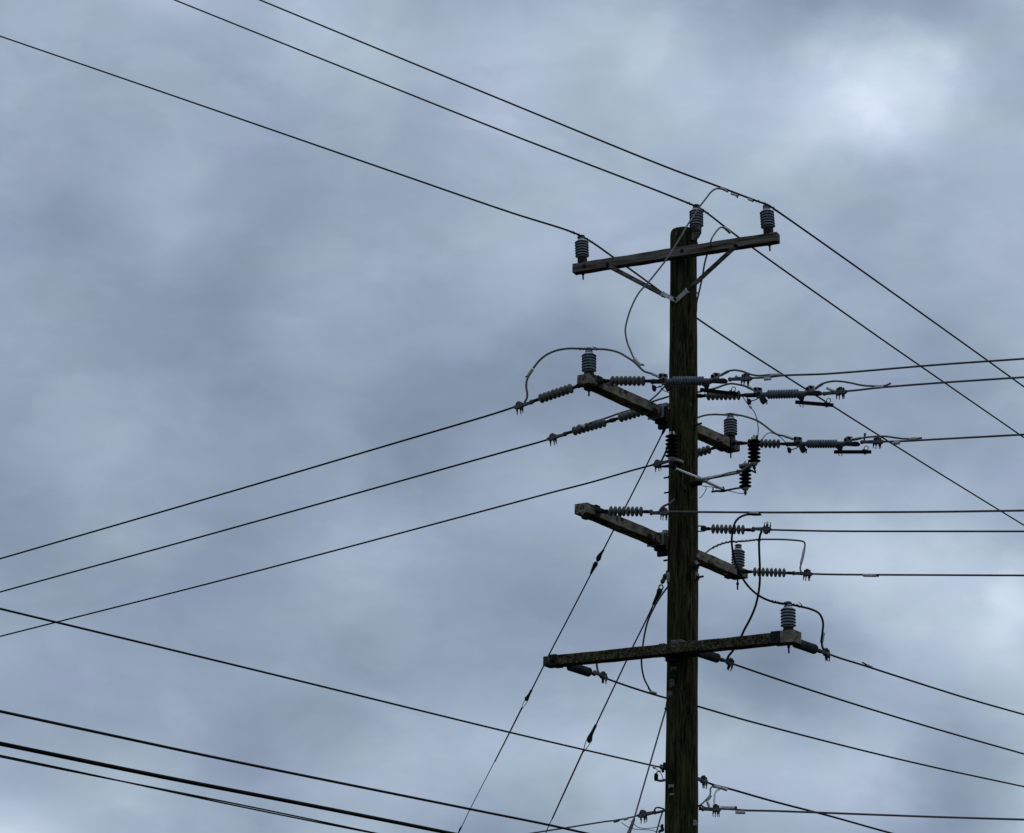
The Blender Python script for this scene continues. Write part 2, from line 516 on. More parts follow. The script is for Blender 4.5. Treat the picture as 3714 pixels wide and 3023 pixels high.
pole = empty('utility_pole', (PX, Y0, 0), 'tall dark weathered wooden pole carrying all the crossarms and wires', 'utility pole')
s = MB()
NA, NZ = 96, 420
for j in range(NZ + 1):
    z = PT.z * j / NZ - (.9 * (1 - j / NZ) ** 8)
    r_ = prad(z)
    if j == NZ:
        r_ *= .93
    elif j == NZ - 1:
        r_ *= .975
    for i in range(NA):
        a = 2 * math.pi * i / NA
        w = (.0022 * math.sin(5 * a + z * 1.1) + .0016 * math.sin(11 * a - z * .7 + 1) + .0012 * math.sin(17 * a + 2.2 + .5 * math.sin(z * 2)) +
             .0016 * math.sin(z * 3.1 + 2 * a) + .0010 * math.sin(z * 9.7 - 3 * a))
        ck = 0.0
        for (ca, wd, dp, z0, z1) in ((4.30, .030, .010, 2, 7.4), (4.85, .022, .008, 5.5, 9.6), (5.3, .02, .008, 3, 6.1), (4.05, .02, .007, 7.2, 10.1),
                                     (5.05, .016, .007, 8.2, 10.2), (4.55, .018, .006, 1, 4.6), (3.5, .02, .008, 3, 9)):
            da = (a - ca - .03 * math.sin(z * 2.3 + ca)) / wd
            if z0 < z < z1 and abs(da) < 3:
                ck -= dp * math.exp(-da * da)
        tz = z if j < NZ else z + .004 * math.sin(a + 1) + .0015 * math.sin(7 * a)
        s.v.append(Vector((PX + (r_ + w + ck) * math.cos(a), Y0 + (r_ + w + ck) * math.sin(a), tz)))
for j in range(NZ):
    for i in range(NA):
        a, b = j * NA + i, j * NA + (i + 1) % NA
        s.f.append((a, b, b + NA, a + NA))
        s.sm.append(True)
s.v.append(Vector((PX, Y0, PT.z + .004)))
for i in range(NA):
    s.f.append((NZ * NA + i, NZ * NA + (i + 1) % NA, len(s.v) - 1))
    s.sm.append(False)
s.build('pole_shaft', M['pole'], pole, pole.location, sharp=60)


def pole_bolt(px0, py0, px1, py1, Y, r_=3.0, nut=True):
    a, b = at(px0, py0, Y), at(px1, py1, Y)
    k = mpp(a)
    m_ = MB().tube([a, b], r_ * k, 8)
    if nut:
        d = (b - a).normalized()
        e = a + d * (a - b).length * .72
        m_.tube([e, e + d * .022], r_ * k * 1.9, 6)
    m_.build('bolt', M['dark'], pole, pole.location)


pole_bolt(*q('R7', 372, 467), *q('R7', 450, 455), 22.0, 3.2)
pole_bolt(*q('R7', 376, 656), *q('R7', 452, 645), 22.0, 3.2)
pole_bolt(*q('R8', 1410, 988), *q('R8', 1490, 975), 22.0, 3.6)
pole_bolt(*q('R4', 1200, 1166), *q('R4', 1105, 1188), 21.86, 3.8)
pole_bolt(*q('S4', 1222, 317), *q('S4', 1130, 330), 21.86, 4.0)
pole_bolt(*q('R2', 455, 1608), *q('R2', 425, 1612), 22.0, 3.0, False)
pole_bolt(*q('R4', 1142, 195), *q('R4', 1100, 198), 21.95, 4.4, False)
pole_bolt(*q('S6', 990, 1112), *q('S6', 950, 1112), 21.95, 5.0)
pole_bolt(*q('S4', 1170, 168), *q('S4', 1125, 192), 21.88, 5.0)


def pole_plate(sh, x0, y0, x1, y1, matk, th=.010, name='metal_plate', skew=0.0):
    cx, cy = (x0 + x1) / 2, (y0 + y1) / 2
    P, n = pole_pt(*q(sh, cx, cy))
    k = mpp(P) / SH[sh][2]
    tz = Vector((0, 0, 1))
    tx = tz.cross(n).normalized()
    if tx.x < 0:
        tx = -tx
    wd = abs(x1 - x0) * k / 2 / max(.35, abs(tx.x))
    ht = abs(y1 - y0) * k / 2 / math.cos(PITCH)
    tz2 = (tz + tx * skew).normalized()
    m_ = MB().box(P + n * (th * .2), tx * wd * .8, n * th, tz2 * ht * .9, (.9, .75))
    for e in ((-.3,) if name == 'metal_plate' else (-.55, .55)):
        c = P + tz2 * (ht * e) + n * (th * .9)
        m_.tube([c, c + n * .018], .010, 6)
    return m_.build(name, M[matk], pole, pole.location, bevel=.002)


for a in (('S4', 1105, 125, 1165, 225, 'galv'), ('S4', 1115, 265, 1168, 372, 'galv'), ('S4', 1130, 40, 1165, 95, 'galv'),
          ('S4', 805, 1450, 895, 1508, 'metal'), ('S4', 800, 1600, 860, 1725, 'metal'), ('S5', 775, 15, 838, 120, 'metal'),
          ('S5', 782, 1200, 850, 1252, 'galv'), ('S5', 800, 1312, 852, 1345, 'galv'), ('S6', 905, 1070, 975, 1170, 'galv'),
          ('S4', 770, 250, 796, 410, 'galv')):
    pole_plate(*a)
# staples and old nail scars that stand proud of the wood
for (sh, x, y) in (('R4', 1060, 940), ('R7', 640, 580), ('R2', 190, 860), ('R2', 180, 875), ('S4', 1115, 570), ('R5', 90, 1610)):
    P, n = pole_pt(*q(sh, x, y), .004)
    MB().box(P, (.004, 0, 0), n * .005, (0, 0, .022)).build('staple', M['metal'], pole, pole.location, bevel=.002)


# ------------------------------------------------------------------ crossarms
class Arm:
    def __init__(s, name, label, L_, YL, R_, YR, h, w, ref, matk):
        a, b = at(*L_, YL), at(*R_, YR)
        d = ray(*R_)
        b = EYE + d * ((a.z - EYE.z) / d.z)        # a level arm
        s.x = (b - a).normalized()
        s.n = Vector((s.x.y, -s.x.x, 0))            # towards the viewer's side
        if s.n.y > 0:
            s.n = -s.n
        s.h, s.w, s.len = h, w, (b - a).length
        s.o = a - s.n * (w / 2) + Vector((0, 0, -ref * h))
        s.mat = Matrix(((s.x.x, s.n.x, 0, s.o.x), (s.x.y, s.n.y, 0, s.o.y), (s.x.z, s.n.z, 1, s.o.z), (0, 0, 0, 1)))
        # local frame: X along the arm, Y = -n ... kept right-handed
        s.mat = Matrix(((s.x.x, -s.n.x, 0, s.o.x), (s.x.y, -s.n.y, 0, s.o.y), (0, 0, 1, s.o.z), (0, 0, 0, 1)))
        s.e = empty(name, label=label, cat='crossarm', mat=s.mat)
        m_ = MB()
        n_ = 40
        for i in range(n_ + 1):
            xx = s.len * i / n_
            for (yy, zz) in ((-1, -1), (1, -1), (1, 1), (-1, 1)):
                j = .0012 * math.sin(xx * 9 + yy * 2 + zz) + .0008 * math.sin(xx * 23 + zz * 3)
                m_.v.append(Vector((xx, yy * (w / 2 + j), zz * (h / 2 + j))))
        for i in range(n_):
            for k in range(4):
                a_, b_ = i * 4 + k, i * 4 + (k + 1) % 4
                m_.f.append((a_, a_ + 4, b_ + 4, b_))
                m_.sm.append(False)
        m_.f.append((0, 1, 2, 3))
        m_.f.append(tuple(n_ * 4 + k for k in (3, 2, 1, 0)))
        m_.sm += [False, False]
        s.beam = m_.build('beam', M[matk], s.e, bevel=.005)

    def P(s, x, y=0, z=0):
        return s.mat @ Vector((x, y, z))

    def at_px(s, px):
        lo, hi = -.1, s.len + .1
        for _ in range(40):
            mid = (lo + hi) / 2
            if proj(s.P(mid))[0] < px:
                lo = mid
            else:
                hi = mid
        return lo

    def bolt(s, x, y0, y1, z, r_=.011):
        m_ = MB().tube([(x, y0, z), (x, y1, z)], r_, 8)
        for e in (y0, y1):
            g_ = .012 if e < 0 else -.012
            m_.tube([(x, e + g_, z), (x, e + g_ * 2.2, z)], r_ * 2, 6)
        m_.build('bolt', M['dark'], s.e)


A1 = Arm('crossarm', 'grey weathered timber crossarm at the pole top, held by two slanting braces', (2075, 973), 22.27, (2817, 857), 21.27, .098, .092, 0, 'arm_wood')
A2 = Arm('crossarm', 'pale black-spotted crossarm behind the pole that carries the three switch strings', (2137, 1389), 21.03, (2684, 1639), 23.26, .100, .142, -.5, 'arm_fibre')
A3 = Arm('crossarm', 'pale black-spotted crossarm behind the pole, with a bare boxy left end carrying no upright insulator', (2130, 1859), 21.02, (2706, 2101), 23.27, .098, .142, -.5, 'arm_fibre')
A4 = Arm('crossarm', 'brown lichen-mottled crossarm across the front of the pole, lowest of the arms', (1969, 2399), 22.47, (2879, 2306.5), 21.07, .097, .135, 0, 'arm_lichen')

# A1: through bolts, end plate and two timber braces with pale metal feet
for px in (2126, 2480):
    A1.bolt(A1.at_px(px), -.062, .06, 0)
A1.bolt(A1.at_px(2585), -.056, .056, .01, .008)


def brace(x_px, foot, side, lab):
    xa = A1.at_px(x_px)
    top = A1.P(xa, -.056, -.055)
    ft, n = pole_pt(*foot, .012)
    d = (ft - top)
    ln = d.length
    d.normalize()
    nn_ = Vector((0, -1, 0)) - d * d.dot(Vector((0, -1, 0)))
    nn_.normalize()
    w_ = d.cross(nn_)
    inv = A1.mat.inverted()

    def loc(m_):
        m_.v = [inv @ v for v in m_.v]
        return m_
    b = loc(MB().box((top + ft) / 2 - d * .055, d * (ln / 2 - .045), nn_ * .017, w_ * .020)).build('brace', M['arm_wood'], A1.e, bevel=.004)
    c = ft - d * .055
    m_ = MB().box(c, d * .085, nn_ * .005, w_ * .021)
    m_.v = [v + nn_ * .020 for v in m_.v]
    m_.box(c - d * .085 + nn_ * .006, d * .008, nn_ * .024, w_ * .024)
    loc(m_).build('brace_foot', M['sleeve'], b, bevel=.002)
    m_ = MB().tube([top - d * .03 - nn_ * .03, top - d * .03 + nn_ * .05], .010, 6)
    m_.tube([top - d * .03 + nn_ * .025, top - d * .03 + nn_ * .04], .019, 6)
    loc(m_).build('brace_bolt', M['dark'], b)


brace(q('R1', 770, 1315)[0], q('R1', 1560, 1710), -1, '')
brace(q('R2', 940, 1070)[0], q('R2', 205, 1700), 1, '')
f_, n_ = pole_pt(*q('R2', 195, 1705), .02)
iv = A1.mat.inverted()
m_ = MB().tube([f_, f_ + n_ * .05], .012, 6)
m_.v = [iv @ v for v in m_.v]
m_.build('bolt', M['dark'], A1.e)

# A2 and A3: saddle against the pole, lower clamp, bolts
for A, xc in ((A2, 2386), (A3, 2384)):
    x = A.at_px(xc)
    hw = A.w / 2
    m_ = MB().bx(x - .035, x + .20, -hw - .012, hw + .012, -A.h / 2 - .005, A.h / 2 + .006)
    m_.build('mounting_saddle', M['dark'], A.e, bevel=.003)
    MB().bx(x - .042, x - .034, -hw - .022, hw + .022, -A.h / 2 - .016, A.h / 2 + .018).build('saddle_edge', M['galv'], A.e, bevel=.002)
    m_ = MB().bx(x + .02, x + .065, -hw - .012, hw - .02, -A.h / 2 - .045, -A.h / 2 - .010)
    m_.bx(x + .06, x + .10, -hw - .01, hw - .03, -A.h / 2 - .095, -A.h / 2 - .02)
    m_.build('saddle_clamp', M['dark'], A.e, bevel=.004)
    MB().bx(x + .02, x + .075, -hw - .018, -hw + .03, A.h / 2 + .010, A.h / 2 + .055).build('saddle_lug', M['galv'], A.e, bevel=.006)
    A.bolt(x - .14, -.02, .02, -A.h / 2 - .012, .012)
# hook under the arms
for A, px in ((A3, 2100 + 0), (A3, q('S1', 425, 1000)[0])):
    x = A.at_px(px)
    pts = [A.P(x + .03 * math.cos(t), -.03, -A.h / 2 - .022 * math.sin(t)) for t in [math.pi * k / 8 for k in range(9)]]
    iv = A.mat.inverted()
    MB().tube([iv @ p for p in pts], .005, 6).build('hook', M['galv'], A.e)
# A4: saddle on the pole, end plates, left bolt
x = A4.at_px(2470)
MB().bx(x - .20, x + .17, -.02, A4.w / 2 + .07, -A4.h / 2 - .012, -A4.h / 2 - .002).build('mounting_saddle', M['dark'], A4.e)
MB().bx(x - .20, x - .10, A4.w / 2 - .02, A4.w / 2 + .06, -A4.h / 2 - .045, -A4.h / 2 - .012).build('saddle_clamp', M['dark'], A4.e, bevel=.004)
MB().bx(x - .095, x + .02, -A4.w / 2 + .03, A4.w / 2 - .01, A4.h / 2 + .001, A4.h / 2 + .036).build('saddle_lug', M['metal'], A4.e, bevel=.008)
MB().bx(x - .23, x - .17, -.02, .05, A4.h / 2 + .001, A4.h / 2 + .018).build('nut_plate', M['dark'], A4.e, bevel=.004)
m_ = MB().bx(.075, .150, -A4.w / 2 - .006, A4.w / 2 + .006, -A4.h / 2 - .006, A4.h / 2 + .010)
m_.tube([(.112, -A4.w / 2 - .004, 0), (.112, -A4.w / 2 - .035, 0)], .018, 6)
m_.build('end_bracket', M['dark'], A4.e, bevel=.004)
xr = A4.len
m_ = MB().bx(xr - .135, xr + .006, -A4.w / 2 - .010, A4.w / 2 + .010, -A4.h / 2 - .008, A4.h / 2 + .010)
m_.build('end_sleeve', M['arm_fibre'], A4.e, bevel=.004)
MB().bx(xr - .235, xr - .135, -A4.w / 2 - .006, A4.w / 2 + .006, -A4.h / 2 - .006, A4.h / 2 + .012).build('end_bracket', M['dark'], A4.e, bevel=.004)
# end brackets of A2 and A3 where the strings pull
for A, x0, x1 in ((A2, .13, .21), (A2, A2.len - .20, A2.len - .12), (A3, .14, .21), (A3, A3.len - .19, A3.len - .11)):
    m_ = MB().bx(x0, x1, -A.w / 2 - .012, A.w / 2 + .012, -A.h / 2 - .010, A.h / 2 + .010)
    m_.tube([((x0 + x1) / 2, -A.w / 2 - .01, 0), ((x0 + x1) / 2, -A.w / 2 - .05, 0)], .020, 6)
    m_.build('end_bracket', M['dark'], A.e, bevel=.004)


# ------------------------------------------------------------------ upright post insulators
def make_post():
    e = empty('post_insulator')
    MB().lathe([(-.002, .050), (.052, .050), (.060, .046), (.068, .040)], (0, 0, 0), (0, 0, 1), 20).build('base', M['dark'], e)
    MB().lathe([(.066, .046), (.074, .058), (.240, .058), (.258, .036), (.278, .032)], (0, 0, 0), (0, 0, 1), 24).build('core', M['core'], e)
    for i in range(6):
        z = .086 + i * .0285
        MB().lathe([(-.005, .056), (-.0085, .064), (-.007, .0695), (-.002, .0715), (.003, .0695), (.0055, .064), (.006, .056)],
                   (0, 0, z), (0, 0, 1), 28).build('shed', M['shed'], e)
    MB().lathe([(.262, .036), (.270, .038), (.274, .030), (.284, .030), (.288, .037), (.302, .035), (.308, .022)], (0, 0, 0), (0, 0, 1), 20).build('head', M['metal'], e)
    m_ = MB().tube([(0, 0, -.01), (0, 0, -.172)], .0085, 8).tube([(0, 0, -.10), (0, 0, -.122)], .015, 6)
    m_.build('stud', M['dark'], e)
    return e


post0 = make_post()
posts = {}


def place_post(key, P, label, tilt=0.0, yaw=0.0, drop=True):
    o = post0 if not posts else copy_tree(post0)
    o.matrix_world = Matrix.Translation(P) @ Matrix.Rotation(R(tilt), 4, 'Y') @ Matrix.Rotation(R(yaw), 4, 'Z')
    tag(o, label, 'insulator', 'upright ribbed post insulators')
    posts[key] = o
    return o


def arm_top(A, px, y=0.0):
    return A.P(A.at_px(px), y, A.h / 2)


place_post('PI1', arm_top(A1, 2112.5), 'upright ribbed insulator on the left end of the timber top crossarm', -3.2)
place_post('PI2', at(*q('R2', 438, 858), 21.86), 'upright ribbed insulator on the bracket at the very top of the pole', -.6, 20)
place_post('PI3', arm_top(A1, 2788), 'upright ribbed insulator on the right end of the timber top crossarm', -4.0, 50)
place_post('PI4', arm_top(A2, 2136, .0) - Vector((0, 0, .022)), 'upright ribbed insulator under a high cable arch, on the left tip of a spotted arm', -.8, 80)
place_post('PI5', arm_top(A2, 2650, .0), 'upright ribbed insulator beside the finned black arresters, right of the pole', -.4, 110)
place_post('PI6', arm_top(A3, 2676, .0) - Vector((0, 0, .040)), 'upright ribbed insulator that a long hanging jumper crosses in front of', 1.2, 130)
place_post('PI7', arm_top(A4, 2860, .0) - Vector((0, 0, .018)), 'upright ribbed insulator on the right end of the lichen-mottled lowest crossarm', -.4, 200)
# pole-top bracket that carries the middle insulator: part of the pole
b0 = at(*q('R2', 438, 778), 21.86)
m_ = MB()
k = mpp(b0) / 3.472
prof = []
for (x, y, r_) in ((438, 772, 62), (440, 810, 64), (436, 850, 62), (425, 890, 52), (408, 925, 38), (395, 950, 26)):
    prof.append((at(*q('R2', x, y), 21.86), r_ * k))
m_.tube([p for p, _ in prof], [r_ for _, r_ in prof], 16)
m_.build('top_bracket', M['metal'], pole, pole.location)
# pedestals under the insulators at the arm tips
for A, px in ((A2, 2136), (A2, 2650), (A3, 2679)):
    x = A.at_px(px)
    MB().bx(x - .055, x + .062, -A.w / 2 - .006, A.w / 2 + .006, -A.h / 2 + .01, A.h / 2 + .006).build('insulator_seat', M['arm_fibre'], A.e, bevel=.006)


# ------------------------------------------------------------------ strain insulators, clamps, switches
def disc(m_, x, r_, th, n=22):
    m_.lathe([(x - th, r_ * .30), (x - th * .55, r_ * .80), (x - th * .1, r_), (x + th * .3, r_ * .97), (x + th * .6, r_ * .75), (x + th, r_ * .30)], (0, 0, 0), (1, 0, 0), n)


def make_strain():
    """X from the first shed centre (0) to the last (.322)"""
    e = empty('strain_insulator')
    MB().lathe([(-.06, .012), (.382, .012)], (0, 0, 0), (1, 0, 0), 14).build('rod', M['poly'], e)
    for i in range(8):
        m_ = MB()
        disc(m_, i * .046, .0475, .0175)
        m_.build('shed', M['poly'], e)
    MB().lathe([(-.085, .009), (-.075, .016), (-.045, .017), (-.03, .014)], (0, 0, 0), (1, 0, 0), 12).build('end_fitting', M['dark'], e)
    MB().lathe([(.345, .013), (.362, .016), (.405, .016), (.42, .010)], (0, 0, 0), (1, 0, 0), 12).build('end_fitting', M['dark'], e)
    m_ = MB().lathe([(.405, .010), (.418, .021), (.440, .021), (.452, .010)], (0, 0, 0), (1, 0, 0), 10)
    m_.tube([(.43, -.03, 0), (.43, .03, 0)], .009, 6)
    m_.build('pin_joint', M['metal'], e)
    m_ = MB().bx(-.120, -.072, -.020, -.011, -.017, .017).bx(-.120, -.072, .011, .020, -.017, .017)
    m_.tube([(-.084, -.03, 0), (-.084, .03, 0)], .009, 6)
    m_.lathe([(-.135, .012), (-.126, .022), (-.114, .022), (-.106, .012)], (0, 0, 0), (1, 0, 0), 10)
    m_.build('shackle', M['dark'], e, bevel=.003)
    return e


def frame(x, zhint=Vector((0, 0, 1))):
    x = x.normalized()
    z = (zhint - x * zhint.dot(x)).normalized()
    y = z.cross(x)
    return x, y, z


def mat_from(P, x, y, z):
    return Matrix(((x.x, y.x, z.x, P.x), (x.y, y.y, z.y, P.y), (x.z, y.z, z.z, P.z), (0, 0, 0, 1)))


strain0 = make_strain()
used = []


def place_strain(a, b, label):
    o = strain0 if 's' not in used else copy_tree(strain0)
    used.append('s')
    x, y, z = frame(b - a)
    k = (b - a).length / .322
    o.matrix_world = mat_from(a, x, y, z) @ Matrix.Diagonal((k, 1, 1, 1))
    if label.startswith('dark'):                # the three in darker grey under the lowest arm
        for ch in o.children:
            if ch.name.startswith(('shed', 'rod')):
                ch.material_slots[0].link = 'OBJECT'
                ch.material_slots[0].material = M['poly_dark']
    tag(o, label, 'insulator', 'ribbed strain insulators')
    return o


def make_clamp():
    """bolted dead-end clamp; X towards the line, centre at the bolts, tongue back to (-.17)"""
    e = empty('dead_end_clamp')
    m_ = MB().slab([(-.058, -.012), (-.050, .012), (.030, .014), (.062, .010), (.066, -.002), (.045, -.020), (-.03, -.026)], -.017, .017)
    m_.build('body', M['metal'], e, bevel=.003)
    m_ = MB().slab([(-.042, .012), (-.036, .034), (-.012, .046), (.012, .044), (.030, .028), (.040, .012)], -.014, .014)
    m_.build('keeper', M['metal'], e, bevel=.005)
    m_ = MB().box((-.112, 0, .0), (.060, 0, 0), (0, .010, 0), (0, 0, .012), (1.3, 1.3))
    m_.lathe([(-.185, .010), (-.176, .020), (-.158, .020), (-.150, .012)], (0, 0, 0), (1, 0, 0), 10)
    m_.build('tongue', M['metal'], e, bevel=.003)
    for (x_, y_, z0) in ((-.036, -.014, -.066), (-.010, -.014, -.072), (.014, .012, -.064), (.036, -.014, -.070)):
        m_ = MB().tube([(x_, y_, -.01), (x_ * 1.06, y_, z0)], .0052, 6).tube([(x_, y_, -.018), (x_ * 1.02, y_, -.042)], .0095, 6)
        m_.tube([(x_, y_, .008), (x_, y_, .032)], .006, 6)
        m_.build('bolt', M['dark'], e)
    return e


clamp0 = make_clamp()


def place_clamp(P, xdir, label, flip=False, yaw=0.0, back=None):
    o = clamp0 if 'c' not in used else copy_tree(clamp0)
    used.append('c')
    x = xdir.normalized()
    z = Vector((0, 0, -1 if flip else 1))
    # bolts hang plumb: sheared frame keeps Z vertical while X follows the line
    y = z.cross(x).normalized()
    x2, y2, z2 = frame(x, z)
    if yaw:
        rot = Matrix.Rotation(R(yaw), 3, x2)
        y2, z2 = rot @ y2, rot @ z2
    kx = 1.0
    if back is not None:
        kx = max(.75, min(1.6, (P - back).length / .185))
    o.matrix_world = mat_from(P, x2, y2, z2) @ Matrix.Diagonal((kx, 1.08, 1.08, 1))
    tag(o, label, 'line clamp', 'bolted dead-end clamps')
    return o


def make_switch():
    """drawn in sheet units: X 0..930 from the left eye, Z upwards, insulator axis at Z=0"""
    u = .000865
    e = empty('line_switch')

    def B(x0, x1, y0, y1, z0, z1):
        return (x0 * u, x1 * u, y0 * u, y1 * u, z0 * u, z1 * u)
    m_ = MB().bx(*B(0, 178, -26, -14, -21, 17)).bx(*B(0, 178, 14, 26, -21, 17))
    for x_ in (14, 120):
        m_.tube([(x_ * u, -34 * u, 0), (x_ * u, 34 * u, 0)], 13 * u, 8)
    m_.build('left_strap', M['dark'], e, bevel=.002)
    m_ = MB().lathe([(165 * u, 20 * u), (172 * u, 27 * u), (262 * u, 27 * u), (282 * u, 34 * u)], (0, 0, 0), (1, 0, 0), 16)
    m_.bx(*B(150, 215, -18, 18, -40, 10))
    m_.build('left_fitting', M['metal'], e, bevel=.002)
    MB().slab([(112 * u, -12 * u), (100 * u, 78 * u), (120 * u, 92 * u), (205 * u, 80 * u), (212 * u, 30 * u), (200 * u, -12 * u)], -10 * u, 8 * u).build('left_terminal', M['galv'], e, bevel=.003)
    for (x_, z_) in ((128, 64), (184, 62), (178, 14)):
        MB().tube([(x_ * u, -34 * u, z_ * u), (x_ * u, 30 * u, z_ * u)], 15 * u, 8).build('terminal_bolt', M['black'], e)
    MB().lathe([(275 * u, 36 * u), (650 * u, 36 * u)], (0, 0, 0), (1, 0, 0), 18).build('core', M['sw'], e)
    for i in range(12):
        m_ = MB()
        disc(m_, (294 + 31.5 * i) * u, 53 * u, 13 * u, 20)
        m_.build('shed', M['sw'], e)
    m_ = MB().lathe([(640 * u, 36 * u), (655 * u, 30 * u), (735 * u, 28 * u), (745 * u, 18 * u)], (0, 0, 0), (1, 0, 0), 16)
    m_.bx(*B(690, 745, -20, 20, -30, 12))
    m_.build('right_fitting', M['metal'], e, bevel=.002)
    MB().slab([(725 * u, -8 * u), (738 * u, 60 * u), (770 * u, 92 * u), (842 * u, 84 * u), (838 * u, 30 * u), (790 * u, -8 * u)], -10 * u, 8 * u).build('right_terminal', M['galv'], e, bevel=.003)
    for (x_, z_) in ((762, 48), (805, 66)):
        MB().tube([(x_ * u, -32 * u, z_ * u), (x_ * u, 30 * u, z_ * u)], 16 * u, 8).build('terminal_bolt', M['black'], e)
    m_ = MB().slab([(745 * u, -20 * u), (760 * u, 14 * u), (900 * u, 24 * u), (930 * u, 14 * u), (938 * u, -8 * u), (922 * u, -24 * u), (880 * u, -28 * u)], -24 * u, 24 * u)
    m_.tube([(905 * u, -34 * u, 0), (905 * u, 34 * u, 0)], 12 * u, 8)
    m_.build('right_strap', M['dark'], e, bevel=.004)
    m_ = MB().slab([(185 * u, -26 * u), (190 * u, -62 * u), (212 * u, -98 * u), (228 * u, -114 * u), (262 * u, -92 * u), (285 * u, -66 * u), (262 * u, -44 * u), (250 * u, -26 * u)], -16 * u, 16 * u)
    m_.tube([(x_ * u, 0, z_ * u) for x_, z_ in ((262, -60), (276, -78), (284, -102), (276, -112), (268, -104))], 6 * u, 6)
    m_.build('latch', M['dark'], e, bevel=.002)
    m_ = MB().tube([(170 * u, 0, -28 * u), (150 * u, 0, -52 * u), (84 * u, 0, -70 * u)], 7 * u, 6)
    m_.slab([(32 * u, -50 * u), (46 * u, -42 * u), (70 * u, -46 * u), (86 * u, -70 * u), (78 * u, -112 * u), (52 * u, -110 * u), (40 * u, -86 * u)], -14 * u, 14 * u)
    m_.tube([(44 * u, 0, -46 * u), (30 * u, 0, -26 * u), (26 * u, 0, -8 * u)], 6 * u, 6)
    m_.build('catch', M['dark'], e, bevel=.002)
    m_ = MB().slab([(662 * u, -20 * u), (660 * u, -62 * u), (684 * u, -84 * u), (716 * u, -80 * u), (726 * u, -44 * u), (722 * u, -20 * u)], -18 * u, 18 * u)
    m_.build('hinge', M['dark'], e, bevel=.002)
    bl = MB().bx(*B(-4, 452, -15, 15, -19, 19))
    bl.tube([(46 * u, 0, -14 * u), (60 * u, 0, -40 * u), (72 * u, 0, -46 * u)], 5 * u, 6).tube([(86 * u, 0, -14 * u), (98 * u, 0, -44 * u), (92 * u, 0, -54 * u)], 5 * u, 6)
    for x_ in (130, 330, 385):
        bl.tube([(x_ * u, -20 * u, 0), (x_ * u, 20 * u, 0)], 6 * u, 6)
    b = bl.build('blade', M['black'], e, bevel=.002)
    b.location = (632 * u, 0, -97 * u)
    m_ = MB().tube([((388 + 25 * math.cos(t)) * u, 0, (47 + 25 * math.sin(t)) * u) for t in [2 * math.pi * i / 16 for i in range(17)]], 5 * u, 6)
    m_.slab([(330 * u, 14 * u), (366 * u, 46 * u), (378 * u, 22 * u), (400 * u, 14 * u)], -5 * u, 5 * u)
    m_.slab([(352 * u, -18 * u), (376 * u, -36 * u), (400 * u, -18 * u)], -5 * u, 5 * u)
    m_.build('pull_ring', M['metal'], b)
    return e


switch0 = make_switch()


def place_switch(a, b, label, tilt=0.0):
    o = switch0 if 'w' not in used else copy_tree(switch0)
    used.append('w')
    x, y, z = frame(b - a)
    if y.y < 0:
        pass
    k = (b - a).length / (930 * .000865)
    o.matrix_world = mat_from(a, x, y, z) @ Matrix.Diagonal((k, 1, 1, 1))
    tag(o, label, 'line switch', 'in-line disconnect switches')
    for c in o.children:
        if c.name.startswith('blade'):
            c.rotation_euler = (0, R(tilt), 0)
    return o


pl = {}


def dstring(key, Y, hd, sh1, f1, sh2, f2, label):
    a = at(*q(sh1, *f1), Y)
    pl[key] = Plane(a, hd)
    b = pl[key].p(*q(sh2, *f2))
    return place_strain(a, b, label)


def dclamp(key, sh, c, label, sh2, nxt, flip=False, yaw=0, back=None):
    P = pl[key].p(*q(sh, *c))
    Q = pl[key].p(*q(sh2, *nxt))
    bk = pl[key].p(*q(*back)) if back else None
    return place_clamp(P, Q - P, label, flip, yaw, bk)


SI = 'grey eight-ribbed strain insulator '
# left-going strings
dstring('D1', 21.02, 142, 'R3', (935, 730), 'R3', (570, 853), SI + 'sloping left below the high cable arch')
dclamp('D1', 'R3', (283, 953), 'four-bolt clamp at the foot of the high cable arch, far left', 'R3', (0, 1040), back=('R3', 455, 885))
pl['D2'] = Plane(at(*q('R4', 552, 985), 22.20), 142)
place_strain(pl['D2'].p(*q('R4', 552, 985)), pl['D2'].p(*q('R4', 181, 1095)), SI + 'half hidden by the spotted arm')
place_strain(pl['D2'].p(*q('R3', 1352, 1160)), pl['D2'].p(*q('R3', 990, 1263)), SI + 'with a cable lying along its top')
dclamp('D2', 'R3', (705, 1352), 'four-bolt clamp at the outer end of the chain of two insulators', 'R3', (0, 1555), back=('R3', 880, 1285))
dstring('D3', 23.20, 142, 'R5', (242, 1325), 'R5', (-110, 1432), SI + 'mostly hidden behind the pole')
dclamp('D3', 'R7', (290, 292), 'four-bolt clamp just left of the pole beside the finned black arrester', 'R7', (0, 365), back=('R7', 455, 240))
# right-going strings with switches
dstring('D4', 20.95, -28, 'R4', (75, 633), 'R4', (460, 635), SI + 'left of the switch crossing the pole')
place_switch(pl['D4'].p(*q('R4', 548, 640)), pl['D4'].p(*q('R4', 1512, 632)), 'ribbed grey switch crossing in front of the pole with its dark blade hanging tilted', 6.5)
dclamp('D4', 'R5', (715, 428), 'four-bolt clamp right of the switch that crosses the pole', 'R5', (1100, 405), back=('R5', 490, 448))
dstring('D5', 21.90, -28, 'R5', (243, 646), 'R5', (620, 641), SI + 'just under a hanging tilted switch blade')
place_switch(pl['D5'].p(*q('R5', 700, 640)), pl['D5'].p(*q('R6', 275, 612)), 'ribbed grey switch right of the pole whose tilted blade overlaps a descending wire', 6.0)
dclamp('D5', 'R6', (520, 598), 'four-bolt clamp under a humped cable, with a stub rod leaning beside it', 'R6', (1000, 545), back=('R6', 290, 610))
dstring('D6', 23.10, -28, 'R5', (757, 1245), 'R5', (1120, 1252), SI + 'partly hidden by a finned black arrester')
